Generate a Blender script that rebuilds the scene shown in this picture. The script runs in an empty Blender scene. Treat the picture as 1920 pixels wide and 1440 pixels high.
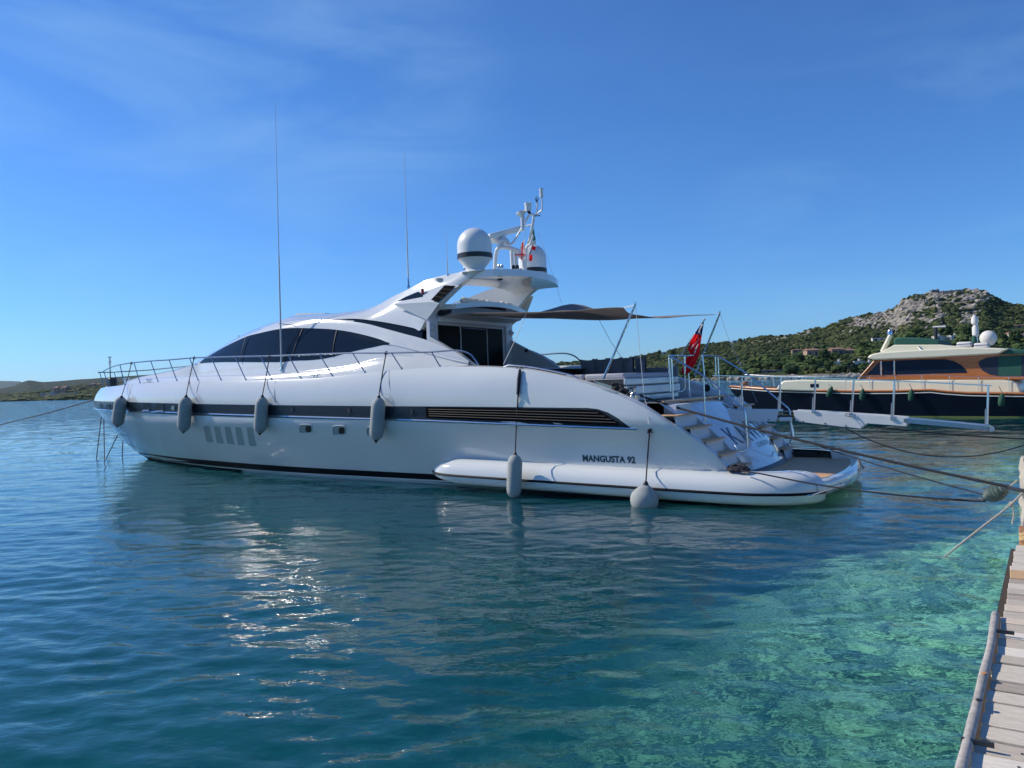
import bpy, bmesh, math, random
import numpy as np
from mathutils import Vector, Matrix
random.seed(7); rng = np.random.RandomState(7)
R_ = math.radians
sc = bpy.context.scene
# ------------------------------------------------------------------ camera
FPX, CAMH, ROLL, HC = 1430.0, 2.5, 0.034, 717.0          # focal length in pixels of a 1920 wide frame, eye height, roll
pit = (720-HC)/FPX
_f = Vector((0, math.cos(pit), -math.sin(pit))); _x = Vector((1, 0, 0)); _z = _x.cross(_f)
_r = _x*math.cos(ROLL)-_z*math.sin(ROLL); _u = _x*math.sin(ROLL)+_z*math.cos(ROLL)
cd = bpy.data.cameras.new("camera"); cam = bpy.data.objects.new("camera", cd); sc.collection.objects.link(cam)
M = Matrix((( _r.x, _u.x, -_f.x, 0), (_r.y, _u.y, -_f.y, 0), (_r.z, _u.z, -_f.z, CAMH), (0, 0, 0, 1)))
cam.matrix_world = M
cd.sensor_width = 36; cd.lens = 36*FPX/1920; cd.clip_end = 20000; cd.clip_start = 0.05
sc.camera = cam
# ------------------------------------------------------------------ light
SUN_AZ, SUN_EL = R_(-72), R_(37)                           # azimuth from +Y towards +X
sd = Vector((math.sin(SUN_AZ)*math.cos(SUN_EL), math.cos(SUN_AZ)*math.cos(SUN_EL), math.sin(SUN_EL)))
ld = bpy.data.lights.new("sun", 'SUN'); ld.energy = 4.8; ld.angle = R_(0.53); ld.color = (1, .93, .80)
sun = bpy.data.objects.new("sun", ld); sc.collection.objects.link(sun)
sun.rotation_euler = (-sd).to_track_quat('-Z', 'Y').to_euler()
w = bpy.data.worlds.new("World"); sc.world = w; w.use_nodes = True
nt = w.node_tree; nt.nodes.clear()
def N(t, k, **kw):
    n = t.nodes.new(k)
    for a, b in kw.items(): setattr(n, a, b)
    return n
sky = N(nt, 'ShaderNodeTexSky', sky_type='NISHITA', sun_disc=False, sun_elevation=SUN_EL, sun_rotation=SUN_AZ, altitude=0, air_density=1.0, dust_density=0.0, ozone_density=8.0)
bg = N(nt, 'ShaderNodeBackground'); bg.inputs[1].default_value = 0.15
wo = N(nt, 'ShaderNodeOutputWorld')
# thin cirrus: stretched noise in direction space, gathered in two parts of the sky
tc = N(nt, 'ShaderNodeTexCoord'); mp = N(nt, 'ShaderNodeMapping'); mp.inputs['Scale'].default_value = (2.2, 1.4, 7.5); mp.inputs['Rotation'].default_value = (0.1, 0.28, 0.3)
nz = N(nt, 'ShaderNodeTexNoise'); nz.inputs['Scale'].default_value = 1.3; nz.inputs['Detail'].default_value = 10; nz.inputs['Roughness'].default_value = .58; nz.inputs['Distortion'].default_value = .7
cr = N(nt, 'ShaderNodeMapRange'); cr.inputs[1].default_value = .44; cr.inputs[2].default_value = .80; cr.inputs[4].default_value = .33
def dirmask(px, py, w0, w1):
    q = (_f + _r*((px-960)/FPX) + _u*((720-py)/FPX)).normalized()
    d = N(nt, 'ShaderNodeVectorMath', operation='DOT_PRODUCT'); d.inputs[1].default_value = q; nt.links.new(tc.outputs['Generated'], d.inputs[0])
    r = N(nt, 'ShaderNodeMapRange'); r.interpolation_type = 'SMOOTHSTEP'; r.inputs[1].default_value = math.cos(w1); r.inputs[2].default_value = math.cos(w0); nt.links.new(d.outputs['Value'], r.inputs[0]); return r
def mm_(a, b, op):
    n = N(nt, 'ShaderNodeMath', operation=op); nt.links.new(a, n.inputs[0])
    if hasattr(b, 'is_output'): nt.links.new(b, n.inputs[1])
    else: n.inputs[1].default_value = b
    return n.outputs[0]
msk = mm_(mm_(dirmask(60, 120, .05, .34).outputs[0], dirmask(620, 200, .05, .26).outputs[0], 'MAXIMUM'), mm_(dirmask(1850, 390, .06, .36).outputs[0], .8, 'MULTIPLY'), 'MAXIMUM')
msk = mm_(msk, .10, 'MAXIMUM')
mul = N(nt, 'ShaderNodeMath', operation='MULTIPLY')
mx = N(nt, 'ShaderNodeMix', data_type='RGBA'); mx.inputs[7].default_value = (5.6, 6.2, 6.6, 1)
L = nt.links.new
L(tc.outputs['Generated'], mp.inputs[0]); L(mp.outputs[0], nz.inputs['Vector'])
L(nz.outputs[0], cr.inputs[0]); L(cr.outputs[0], mul.inputs[0]); L(msk, mul.inputs[1])
L(mul.outputs[0], mx.inputs[0]); L(sky.outputs[0], mx.inputs[6])
tint = N(nt, 'ShaderNodeMix', data_type='RGBA', blend_type='MULTIPLY'); tint.inputs[0].default_value = 1; tint.inputs[7].default_value = (.47, .73, .97, 1)
L(mx.outputs[2], tint.inputs[6]); L(tint.outputs[2], bg.inputs[0]); L(bg.outputs[0], wo.inputs[0])
sc.view_settings.view_transform = 'Standard'; sc.view_settings.look = 'None'; sc.view_settings.exposure = 0.0; sc.view_settings.gamma = 1
cy = sc.cycles
cy.max_bounces = 8; cy.transparent_max_bounces = 12; cy.diffuse_bounces = 3; cy.glossy_bounces = 4; cy.transmission_bounces = 5; cy.volume_bounces = 0
cy.sample_clamp_indirect = 40; cy.blur_glossy = 0.4; cy.use_denoising = True
# ------------------------------------------------------------------ measuring: a pixel of the survey photo -> a ray
def ray(px, py): return _f + _r*((px-960)/FPX) + _u*((720-py)/FPX)
class Frame:
    """local frame of a boat: x forward, y to port (towards us), z up"""
    def __init__(s, ang, C0):
        s.C = Vector(C0); s.a = ang
        s.d = Vector((-math.cos(ang), math.sin(ang), 0)); s.e = Vector((-math.sin(ang), -math.cos(ang), 0))
        o = Vector((0, 0, CAMH))-s.C; s.o = Vector((o@s.d, o@s.e, o.z))
    def lr(s, px, py):
        q = ray(px, py); return Vector((q@s.d, q@s.e, q.z))
    def un(s, px, py, y=None, z=None, x=None):
        q = s.lr(px, py)
        k = (y-s.o.y)/q.y if y is not None else (z-s.o.z)/q.z if z is not None else (x-s.o.x)/q.x
        return s.o+q*k
    def hit(s, px, py, yf):
        """first point along the ray where local y drops to yf(x, z)"""
        q = s.lr(px, py); k = 0.0; pk = 0
        lo = (6-s.o.y)/q.y
        k = lo; step = .05
        while k < 200:
            p = s.o+q*k
            if p.y <= yf(p.x, p.z):
                a, b = k-step, k
                for _ in range(18):
                    m = (a+b)/2; p = s.o+q*m
                    if p.y <= yf(p.x, p.z): b = m
                    else: a = m
                return s.o+q*b
            k += step
        return s.o+q*lo
    def root(s, name):
        o = bpy.data.objects.new(name, None); sc.collection.objects.link(o)
        o.location = s.C; o.rotation_euler = (0, 0, math.pi-s.a); o.empty_display_size = .5
        return o
    def w(s, p): return s.C+s.d*p[0]+s.e*p[1]+Vector((0, 0, p[2]))
Y = Frame(R_(33), (6.7445, 16.1067, 0))
# ------------------------------------------------------------------ materials
MT = {}
def mat(name, col, rough=.5, metal=0, coat=0, spec=.5, noise=None, bump=None, sheen=0, trans=0):
    m = bpy.data.materials.new(name); m.use_nodes = True; t = m.node_tree; b = t.nodes['Principled BSDF']
    b.inputs['Base Color'].default_value = (*col, 1); b.inputs['Roughness'].default_value = rough; b.inputs['Metallic'].default_value = metal
    b.inputs['Coat Weight'].default_value = coat; b.inputs['Coat Roughness'].default_value = .04; b.inputs['Specular IOR Level'].default_value = spec
    b.inputs['Transmission Weight'].default_value = trans
    tc = N(t, 'ShaderNodeTexCoord')
    if noise:   # (scale, second colour, contrast, stretch)
        n = N(t, 'ShaderNodeTexNoise'); n.inputs['Scale'].default_value = noise[0]; n.inputs['Detail'].default_value = 6
        mpn = N(t, 'ShaderNodeMapping'); mpn.inputs['Scale'].default_value = noise[3] if len(noise) > 3 else (1, 1, 1)
        r = N(t, 'ShaderNodeMapRange'); r.inputs[1].default_value = .5-noise[2]; r.inputs[2].default_value = .5+noise[2]
        x = N(t, 'ShaderNodeMix', data_type='RGBA'); x.inputs[6].default_value = (*col, 1); x.inputs[7].default_value = (*noise[1], 1)
        l = t.links.new; l(tc.outputs['Object'], mpn.inputs[0]); l(mpn.outputs[0], n.inputs['Vector']); l(n.outputs[0], r.inputs[0]); l(r.outputs[0], x.inputs[0]); l(x.outputs[2], b.inputs['Base Color'])
    if bump:    # (scale, strength, distance)
        n = N(t, 'ShaderNodeTexNoise'); n.inputs['Scale'].default_value = bump[0]; n.inputs['Detail'].default_value = 4
        bp = N(t, 'ShaderNodeBump'); bp.inputs['Strength'].default_value = bump[1]; bp.inputs['Distance'].default_value = bump[2]
        l = t.links.new; l(tc.outputs['Object'], n.inputs['Vector']); l(n.outputs[0], bp.inputs['Height']); l(bp.outputs[0], b.inputs['Normal'])
    MT[name] = m; return m
mat('gelcoat', (.66, .67, .655), .10, coat=.8, noise=(.35, (.61, .62, .605), .2), bump=(.8, .16, .05))
mat('gelcoat_matt', (.50, .515, .51), .5, bump=(60, .1, .002))
mat('interior_white', (.6, .6, .62), .5)
mat('liner', (.5, .5, .5), .6)
mat('hull_band', (.018, .022, .03), .25, coat=.1, spec=.4)
mat('black', (.012, .012, .014), .4)
mat('black_rope', (.014, .015, .02), .8, bump=(120, .6, .005))
mat('boot_black', (.004, .005, .009), .5, spec=.15)
mat('grille_black', (.006, .006, .008), .9, spec=.05)
mat('slat', (.07, .06, .048), .6)
mat('glass_dark', (.008, .013, .022), .06, spec=.2)
mat('doors_dark', (.005, .005, .006), .35, spec=.04)
mat('steel', (.62, .63, .65), .18, metal=1)
mat('steel_rail', (.33, .36, .42), .22, metal=1)
mat('white_paint', (.70, .70, .68), .35, coat=.3)
mat('fender_grey', (.34, .36, .35), .85, noise=(7, (.27, .29, .285), .25), bump=(220, .4, .002))
mat('fender_pale', (.52, .53, .50), .6)
mat('teak', (.74, .43, .22), .6, noise=(6, (.56, .33, .17), .2, (1, 14, 1)))
mat('teak_grey', (.34, .30, .25), .7, noise=(6, (.26, .22, .18), .2, (1, 10, 1)))
mat('recess', (.20, .30, .31), .5)
mat('cushion', (.20, .20, .22), .9, bump=(60, .3, .004))
mat('cushion_light', (.42, .41, .44), .9, bump=(60, .3, .004))
mat('awning', (.42, .36, .32), .9, noise=(3, (.25, .21, .195), .3), bump=(9, .3, .02))
mat('flag_red', (.80, .014, .022), .75)
mat('flag_blue', (.03, .04, .16), .75)
mat('flag_white', (.75, .72, .68), .75)
mat('flag_green', (.02, .12, .06), .75)
mat('letter', (.02, .05, .065), .35)
mat('letter_chrome', (.10, .12, .17), .3, metal=.4)
mat('red_lens', (.35, .02, .02), .3)
mat('dark_gear', (.02, .025, .03), .5)
mat('rope_pale', (.46, .42, .36), .9, noise=(90, (.30, .27, .22), .2))
mat('rope_tan', (.50, .34, .16), .9, bump=(60, .6, .01))
mat('buoy_green', (.055, .10, .09), .7, noise=(8, (.16, .19, .17), .2))
# ------------------------------------------------------------------ mesh helpers
BASE = {}
class MB:
    def __init__(s): s.v = []; s.f = []
    def add(s, v, f):
        o = len(s.v); s.v += [tuple(p) for p in v]; s.f += [tuple(i+o for i in q) for q in f]; return s
    def grid(s, rows, cu=False, cv=False):
        n, m = len(rows), len(rows[0]); f = []
        for i in range(n if cu else n-1):
            for j in range(m if cv else m-1):
                a, b = i, (i+1) % n; c, d = j, (j+1) % m
                f.append((a*m+c, a*m+d, b*m+d, b*m+c))
        return s.add([p for r in rows for p in r], f)
    def tube(s, pts, r, n=8, cap=True, closed=False):
        pts = [Vector(p) for p in pts]; m = len(pts); rows = []; prev = None
        for i, p in enumerate(pts):
            if closed: t = pts[(i+1) % m]-pts[i-1]
            else: t = pts[min(i+1, m-1)]-pts[max(i-1, 0)]
            t.normalize()
            if prev is None:
                a = Vector((0, 0, 1)) if abs(t.z) < .9 else Vector((1, 0, 0))
                nx = t.cross(a).normalized()
            else:
                nx = (prev-t*prev.dot(t)); nx = nx.normalized() if nx.length > 1e-6 else t.orthogonal().normalized()
            prev = nx; ny = t.cross(nx); rr = r[i] if isinstance(r, (list, tuple)) else r
            rows.append([p+nx*(math.cos(k*2*math.pi/n)*rr)+ny*(math.sin(k*2*math.pi/n)*rr) for k in range(n)])
        o = len(s.v); s.grid(rows, cu=closed, cv=True)
        if cap and not closed: s.f.append(tuple(o+k for k in range(n))[::-1]); s.f.append(tuple(o+(m-1)*n+k for k in range(n)))
        return s
    def box(s, c, sz, rz=0, ax=None):
        c = Vector(c); X, Yy, Z = ax if ax else (Vector((math.cos(rz), math.sin(rz), 0)), Vector((-math.sin(rz), math.cos(rz), 0)), Vector((0, 0, 1)))
        v = [c+X*(i*sz[0]/2)+Yy*(j*sz[1]/2)+Z*(k*sz[2]/2) for i in (-1, 1) for j in (-1, 1) for k in (-1, 1)]
        return s.add(v, [(0, 1, 3, 2), (4, 6, 7, 5), (0, 4, 5, 1), (2, 3, 7, 6), (0, 2, 6, 4), (1, 5, 7, 3)])
    def prism(s, poly, off):
        poly = [Vector(p) for p in poly]; off = Vector(off); n = len(poly)
        return s.add(poly+[p+off for p in poly], [tuple(range(n))[::-1], tuple(range(n, 2*n))]+[(i, (i+1) % n, n+(i+1) % n, n+i) for i in range(n)])
    def lathe(s, prof, c=(0, 0, 0), ax=(0, 0, 1), n=24):
        c = Vector(c); A = Vector(ax).normalized(); X = A.orthogonal().normalized(); Z = A.cross(X)
        rows = [[c+A*h+X*(math.cos(k*2*math.pi/n)*r)+Z*(math.sin(k*2*math.pi/n)*r) for k in range(n)] for r, h in prof]
        o = len(s.v); s.grid(rows, cv=True)
        s.f.append(tuple(o+k for k in range(n))[::-1]); s.f.append(tuple(o+(len(prof)-1)*n+k for k in range(n)))
        return s
    def build(s, name, m, parent=None, smooth=True, ang=35, bevel=0, weld=False):
        q = parent
        while q is not None:
            if q.name in BASE:
                b = BASE[q.name]; s.v = [(p[0]-b[0], p[1]-b[1], p[2]-b[2]) for p in s.v]; break
            q = q.parent
        me = bpy.data.meshes.new(name); me.from_pydata(s.v, [], s.f); me.update()
        bm = bmesh.new(); bm.from_mesh(me)
        if weld: bmesh.ops.remove_doubles(bm, verts=bm.verts, dist=1e-4)
        bmesh.ops.recalc_face_normals(bm, faces=bm.faces); bm.to_mesh(me); bm.free()
        if smooth:
            me.polygons.foreach_set('use_smooth', [True]*len(me.polygons)); me.set_sharp_from_angle(angle=R_(ang))
        for k in (m if isinstance(m, (list, tuple)) else [m]): me.materials.append(MT[k] if isinstance(k, str) else k)
        o = bpy.data.objects.new(name, me); sc.collection.objects.link(o)
        if parent is not None: o.parent = parent
        if bevel:
            b = o.modifiers.new('bevel', 'BEVEL'); b.width = bevel; b.segments = 2; b.limit_method = 'ANGLE'; b.angle_limit = R_(40)
        return o
def tag(o, label=None, cat=None, group=None, kind=None):
    if label: o['label'] = label
    if cat: o['category'] = cat
    if group: o['group'] = group
    if kind: o['kind'] = kind
    return o
def cat_rom(pts, n=6):
    """smooth polyline through points"""
    P = [Vector(p) for p in pts]; out = []
    for i in range(len(P)-1):
        a, b, c, d = P[max(i-1, 0)], P[i], P[i+1], P[min(i+2, len(P)-1)]
        for k in range(n):
            t = k/n
            out.append(.5*((2*b)+(c-a)*t+(2*a-5*b+4*c-d)*t*t+(3*b-a-3*c+d)*t*t*t))
    out.append(P[-1]); return out
def lerp(a, b, t): return a+(b-a)*t
def clamp(t, a=0., b=1.): return max(a, min(b, t))
def sm(t): t = clamp(t); return t*t*(3-2*t)
def tab(T):
    xs = [t[0] for t in T]; ys = [t[1] for t in T]
    def f(x): return float(np.interp(x, xs, ys))
    return f
def stab(T):
    """smoothed table (monotone cubic sampling)"""
    P = cat_rom([(t[0], t[1], 0) for t in T], 8); xs = [p.x for p in P]; ys = [p.y for p in P]
    for i in range(1, len(xs)): xs[i] = max(xs[i], xs[i-1]+1e-5)
    return lambda x: float(np.interp(x, xs, ys))
def spread(V):  # rows -> mirrored in y
    return [[(p[0], -p[1], p[2]) for p in r] for r in V]
def sag(a, b, s, n=16):
    a, b = Vector(a), Vector(b)
    return [a.lerp(b, i/n)-Vector((0, 0, s*4*(i/n)*(1-i/n))) for i in range(n+1)]
def text_mesh(name, body, size, mat_, place, parent, shear=0, space=1., ext=0, bold=0):
    """lettering: place(x, y) maps flat text coordinates to a local point"""
    cu = bpy.data.curves.new(name, 'FONT'); cu.body = body; cu.size = size; cu.shear = shear; cu.space_character = space; cu.offset = bold; cu.resolution_u = 3
    ob = bpy.data.objects.new(name, cu); sc.collection.objects.link(ob)
    dg = bpy.context.evaluated_depsgraph_get(); me = bpy.data.meshes.new_from_object(ob.evaluated_get(dg))
    bpy.data.objects.remove(ob); bpy.data.curves.remove(cu)
    for v in me.vertices: v.co = place(v.co.x, v.co.y)
    me.materials.clear(); me.materials.append(MT[mat_]); me.name = name
    o = bpy.data.objects.new(name, me); sc.collection.objects.link(o); o.parent = parent
    return o

def thing(name, label, cat, base=(0, 0, 0), fr=None, group=None, kind=None):
    """Empty at the base of a thing; its parts are built in the frame's coordinates and shifted to the base"""
    o = bpy.data.objects.new(name, None); sc.collection.objects.link(o); base = Vector(base)
    if fr: o.location = fr.w(base); o.rotation_euler = (0, 0, math.pi-fr.a)
    else: o.location = base
    o.empty_display_size = .3; BASE[o.name] = base; return tag(o, label, cat, group, kind)
def solo(mb, name, m, label, cat, base, fr=None, group=None, kind=None, **kw):
    """a thing that is one mesh"""
    base = Vector(base); mb.v = [tuple(Vector(p)-base) for p in mb.v]; o = mb.build(name, m, None, **kw)
    if fr: o.location = fr.w(base); o.rotation_euler = (0, 0, math.pi-fr.a)
    else: o.location = base
    return tag(o, label, cat, group, kind)

def translucent(name, col, w_):
    m = MT[name]; t = m.node_tree; b = t.nodes['Principled BSDF']; o = [n for n in t.nodes if n.type == 'OUTPUT_MATERIAL'][0]
    tl = N(t, 'ShaderNodeBsdfTranslucent'); tl.inputs['Color'].default_value = (*col, 1); mx = N(t, 'ShaderNodeMixShader'); mx.inputs[0].default_value = w_
    t.links.new(b.outputs[0], mx.inputs[1]); t.links.new(tl.outputs[0], mx.inputs[2]); t.links.new(mx.outputs[0], o.inputs[0])
translucent('flag_red', (.95, .02, .03), .6); translucent('flag_white', (.8, .78, .75), .15); translucent('awning', (.40, .33, .28), .35)
SK = 1.25
# ------------------------------------------------------------------ water and sea bed
def shelf_q(x, y):
    """signed distance to the edge of the shallow shelf: positive = shallow (towards the dock)"""
    xb = np.interp(y, [0, 3, 5.1, 10.7, 18, 24, 60], [-.6, .1, 1.1, 3.8, 9.6, 16, 60])
    return (x-xb)*.85+.45*np.sin(y*.8+.6)+.35*np.sin(y*2.1+x*.9)+.2*np.sin(x*3+y*1.3)
def water_material():
    m = bpy.data.materials.new('sea_water'); m.use_nodes = True; t = m.node_tree; t.nodes.clear(); l = t.links.new
    o = N(t, 'ShaderNodeOutputMaterial'); gm = N(t, 'ShaderNodeNewGeometry')
    n1 = N(t, 'ShaderNodeTexNoise'); n1.inputs['Scale'].default_value = 4.2; n1.inputs['Detail'].default_value = 3; n1.inputs['Roughness'].default_value = .5
    mp1 = N(t, 'ShaderNodeMapping'); mp1.inputs['Scale'].default_value = (.8, 1.25, 1); mp1.inputs['Rotation'].default_value = (0, 0, .35)
    n2 = N(t, 'ShaderNodeTexNoise'); n2.inputs['Scale'].default_value = .42; n2.inputs['Detail'].default_value = 3
    l(gm.outputs['Position'], mp1.inputs[0]); l(mp1.outputs[0], n1.inputs['Vector']); l(mp1.outputs[0], n2.inputs['Vector'])
    b2 = N(t, 'ShaderNodeBump'); b2.inputs['Strength'].default_value = .8; b2.inputs['Distance'].default_value = .06
    at = N(t, 'ShaderNodeAttribute', attribute_name='chop'); mc = N(t, 'ShaderNodeMapRange'); mc.inputs[3].default_value = .06; mc.inputs[4].default_value = .55; l(at.outputs['Fac'], mc.inputs[0]); l(mc.outputs[0], b2.inputs['Distance'])
    b1 = N(t, 'ShaderNodeBump'); b1.inputs['Strength'].default_value = 1.0; b1.inputs['Distance'].default_value = .011
    l(n2.outputs[0], b2.inputs['Height']); l(n1.outputs[0], b1.inputs['Height']); l(b2.outputs[0], b1.inputs['Normal'])
    n3 = N(t, 'ShaderNodeTexNoise'); n3.inputs['Scale'].default_value = 10; n3.inputs['Detail'].default_value = 2; l(mp1.outputs[0], n3.inputs['Vector'])
    b0 = b1; b1 = N(t, 'ShaderNodeBump'); b1.inputs['Strength'].default_value = 1.0; b1.inputs['Distance'].default_value = .0035; l(n3.outputs[0], b1.inputs['Height']); l(b0.outputs[0], b1.inputs['Normal'])
    fr = N(t, 'ShaderNodeFresnel'); fr.inputs['IOR'].default_value = 1.33; l(b1.outputs[0], fr.inputs['Normal'])
    gl = N(t, 'ShaderNodeBsdfGlossy'); gl.inputs['Roughness'].default_value = .012; gl.inputs['Color'].default_value = (1, 1, 1, 1); l(b1.outputs[0], gl.inputs['Normal'])
    tr = N(t, 'ShaderNodeBsdfRefraction'); tr.inputs['Color'].default_value = (.63, 1.0, .95, 1); tr.inputs['IOR'].default_value = 1.33; tr.inputs['Roughness'].default_value = 0; l(b1.outputs[0], tr.inputs['Normal'])
    df = N(t, 'ShaderNodeBsdfDiffuse'); df.inputs['Color'].default_value = (.0002, .038, .052, 1)
    ad = N(t, 'ShaderNodeAddShader'); l(tr.outputs[0], ad.inputs[0]); l(df.outputs[0], ad.inputs[1])
    mx = N(t, 'ShaderNodeMixShader'); l(fr.outputs[0], mx.inputs[0]); l(ad.outputs[0], mx.inputs[1]); l(gl.outputs[0], mx.inputs[2])
    l(mx.outputs[0], o.inputs['Surface']); MT['sea_water'] = m
water_material()
def waves(x, y, cell):
    z = np.zeros_like(x); r2 = np.random.RandomState(11)
    for i in range(46):
        lam = .26*(1.062**i); k = 2*math.pi/lam
        th = r2.normal(0.35, .62); ph = r2.uniform(0, 6.28)                     # travelling mostly towards / away from the quay
        slope = .031*(1.0 if lam < .5 else (.5/lam)**1.2)
        a = slope/k*np.exp(-(cell/lam*2.6)**2)
        arg = k*(x*math.sin(th)+y*math.cos(th))+ph+.6*np.sin(x*.31+i)+.6*np.sin(y*.27+1.7*i)
        z += a*(np.sin(arg)-.24*np.cos(2*arg))
    return z
def make_water():
    ang = np.concatenate([np.linspace(-44, 44, 800), np.linspace(47, 313, 50)]); ang = np.radians(ang)
    r = np.concatenate([1.0*np.exp(np.linspace(0, math.log(260), 760)), 260*np.exp(np.linspace(.05, math.log(60), 30))])
    A, Rr = np.meshgrid(ang, r); X = Rr*np.sin(A); Yy = Rr*np.cos(A)
    cell = np.broadcast_to(np.maximum(r*.0074, r*.0019)[:, None], X.shape)
    # lee of the yacht is calmer
    q = Y.w((0, 0, 0)); dx = X-q.x; dy = Yy-q.y
    loc_y = dx*Y.e.x+dy*Y.e.y; loc_x = dx*Y.d.x+dy*Y.d.y
    calm = np.exp(-((loc_y-6)/9)**2)*(1/(1+np.exp((loc_x-20)/2.5)))
    amp = 1.25-.60*calm
    Z = waves(X, Yy, cell)*amp
    n, m = X.shape
    v = np.stack([X, Yy, Z], -1).reshape(-1, 3)
    i, j = np.meshgrid(np.arange(n-1), np.arange(m), indexing='ij'); j2 = (j+1) % m
    f = np.stack([i*m+j, i*m+j2, (i+1)*m+j2, (i+1)*m+j], -1).reshape(-1, 4)
    me = bpy.data.meshes.new('sea'); 
    cidx = len(v); v = np.vstack([v, [[0, 0, 0]]])
    tri = np.array([[cidx, (k+1) % m, k] for k in range(m)])
    me.vertices.add(len(v)); me.vertices.foreach_set('co', v.ravel())
    nl = f.size+tri.size; me.loops.add(nl); me.loops.foreach_set('vertex_index', np.concatenate([f.ravel(), tri.ravel()]))
    me.polygons.add(len(f)+len(tri)); ls = np.concatenate([np.arange(len(f))*4, f.size+np.arange(len(tri))*3])
    me.polygons.foreach_set('loop_start', ls); me.update(calc_edges=True); me.validate()
    me.polygons.foreach_set('use_smooth', np.ones(len(me.polygons), bool))
    ch = me.attributes.new('chop', 'FLOAT', 'POINT'); ch.data.foreach_set('value', np.concatenate([np.clip((Yy-26)/60, 0, 1).ravel()*(1-calm.ravel()), [0]]).astype(np.float32))
    me.materials.append(MT['sea_water']); o = bpy.data.objects.new('sea', me); sc.collection.objects.link(o)
    tag(o, kind='structure'); return o
make_water()
def vnoise(x, y, seed=0):
    """smooth value noise"""
    xi = np.floor(x).astype(int); yi = np.floor(y).astype(int); xf = x-xi; yf = y-yi
    def h(a, b): 
        n = (a*374761393+b*668265263+seed*974634777) & 0xffffffff
        n = ((n ^ (n >> 13))*1274126177) & 0xffffffff
        return ((n ^ (n >> 16)) & 0xffff)/65535.
    u = xf*xf*(3-2*xf); v = yf*yf*(3-2*yf)
    return (h(xi, yi)*(1-u)+h(xi+1, yi)*u)*(1-v)+(h(xi, yi+1)*(1-u)+h(xi+1, yi+1)*u)*v
def fbm(x, y, o=4, seed=0):
    s = 0; a = .5
    for k in range(o): s = s+a*vnoise(x, y, seed+k); x = x*2.03+7.1; y = y*2.03+3.3; a *= .5
    return s
def seabed_material():
    m = bpy.data.materials.new('sea_bed'); m.use_nodes = True; t = m.node_tree; b = t.nodes['Principled BSDF']; l = t.links.new
    b.inputs['Roughness'].default_value = .95; b.inputs['Specular IOR Level'].default_value = .1
    gm = N(t, 'ShaderNodeNewGeometry'); at = N(t, 'ShaderNodeAttribute', attribute_name='shallow')
    n0 = N(t, 'ShaderNodeTexNoise'); n0.inputs['Scale'].default_value = 1.3; n0.inputs['Detail'].default_value = 4
    wv = N(t, 'ShaderNodeVectorMath', operation='MULTIPLY_ADD'); wv.inputs[1].default_value = (.5, .5, 0)
    l(gm.outputs['Position'], n0.inputs['Vector']); l(n0.outputs['Color'], wv.inputs[0]); l(gm.outputs['Position'], wv.inputs[2])
    def vor(sc_):
        v = N(t, 'ShaderNodeTexVoronoi'); v.inputs['Scale'].default_value = sc_; v.feature = 'SMOOTH_F1'; v.inputs['Smoothness'].default_value = .35; l(wv.outputs[0], v.inputs['Vector']); p = N(t, 'ShaderNodeSeparateColor'); l(v.outputs['Color'], p.inputs[0]); return p.outputs[0]
    def noi(sc_, d):
        n = N(t, 'ShaderNodeTexNoise'); n.inputs['Scale'].default_value = sc_; n.inputs['Detail'].default_value = d; n.inputs['Roughness'].default_value = .62; l(gm.outputs['Position'], n.inputs['Vector']); return n.outputs[0]
    def ma(a, b, op):
        n = N(t, 'ShaderNodeMath', operation=op); l(a, n.inputs[0])
        if hasattr(b, 'is_output'): l(b, n.inputs[1])
        else: n.inputs[1].default_value = b
        return n.outputs[0]
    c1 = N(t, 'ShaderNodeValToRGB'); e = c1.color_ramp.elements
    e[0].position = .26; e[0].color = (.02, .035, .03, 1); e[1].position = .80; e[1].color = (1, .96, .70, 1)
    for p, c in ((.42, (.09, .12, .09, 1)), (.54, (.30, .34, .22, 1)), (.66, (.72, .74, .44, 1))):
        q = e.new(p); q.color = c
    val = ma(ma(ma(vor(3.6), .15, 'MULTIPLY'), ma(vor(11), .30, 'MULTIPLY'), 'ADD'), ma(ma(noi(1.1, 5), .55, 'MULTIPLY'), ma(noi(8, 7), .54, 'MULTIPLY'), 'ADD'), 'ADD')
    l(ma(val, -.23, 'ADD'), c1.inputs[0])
    # deep part: very dark bed colour stands in for light the water absorbs
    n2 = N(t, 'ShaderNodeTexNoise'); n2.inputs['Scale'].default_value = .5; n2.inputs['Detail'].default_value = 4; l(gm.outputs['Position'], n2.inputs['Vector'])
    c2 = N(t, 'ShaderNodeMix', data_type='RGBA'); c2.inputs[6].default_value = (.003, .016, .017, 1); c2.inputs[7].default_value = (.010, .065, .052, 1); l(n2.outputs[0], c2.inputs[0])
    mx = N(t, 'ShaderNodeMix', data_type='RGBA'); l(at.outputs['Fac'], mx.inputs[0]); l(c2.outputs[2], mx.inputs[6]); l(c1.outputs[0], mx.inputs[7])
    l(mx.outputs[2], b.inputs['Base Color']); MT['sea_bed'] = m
seabed_material()
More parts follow.
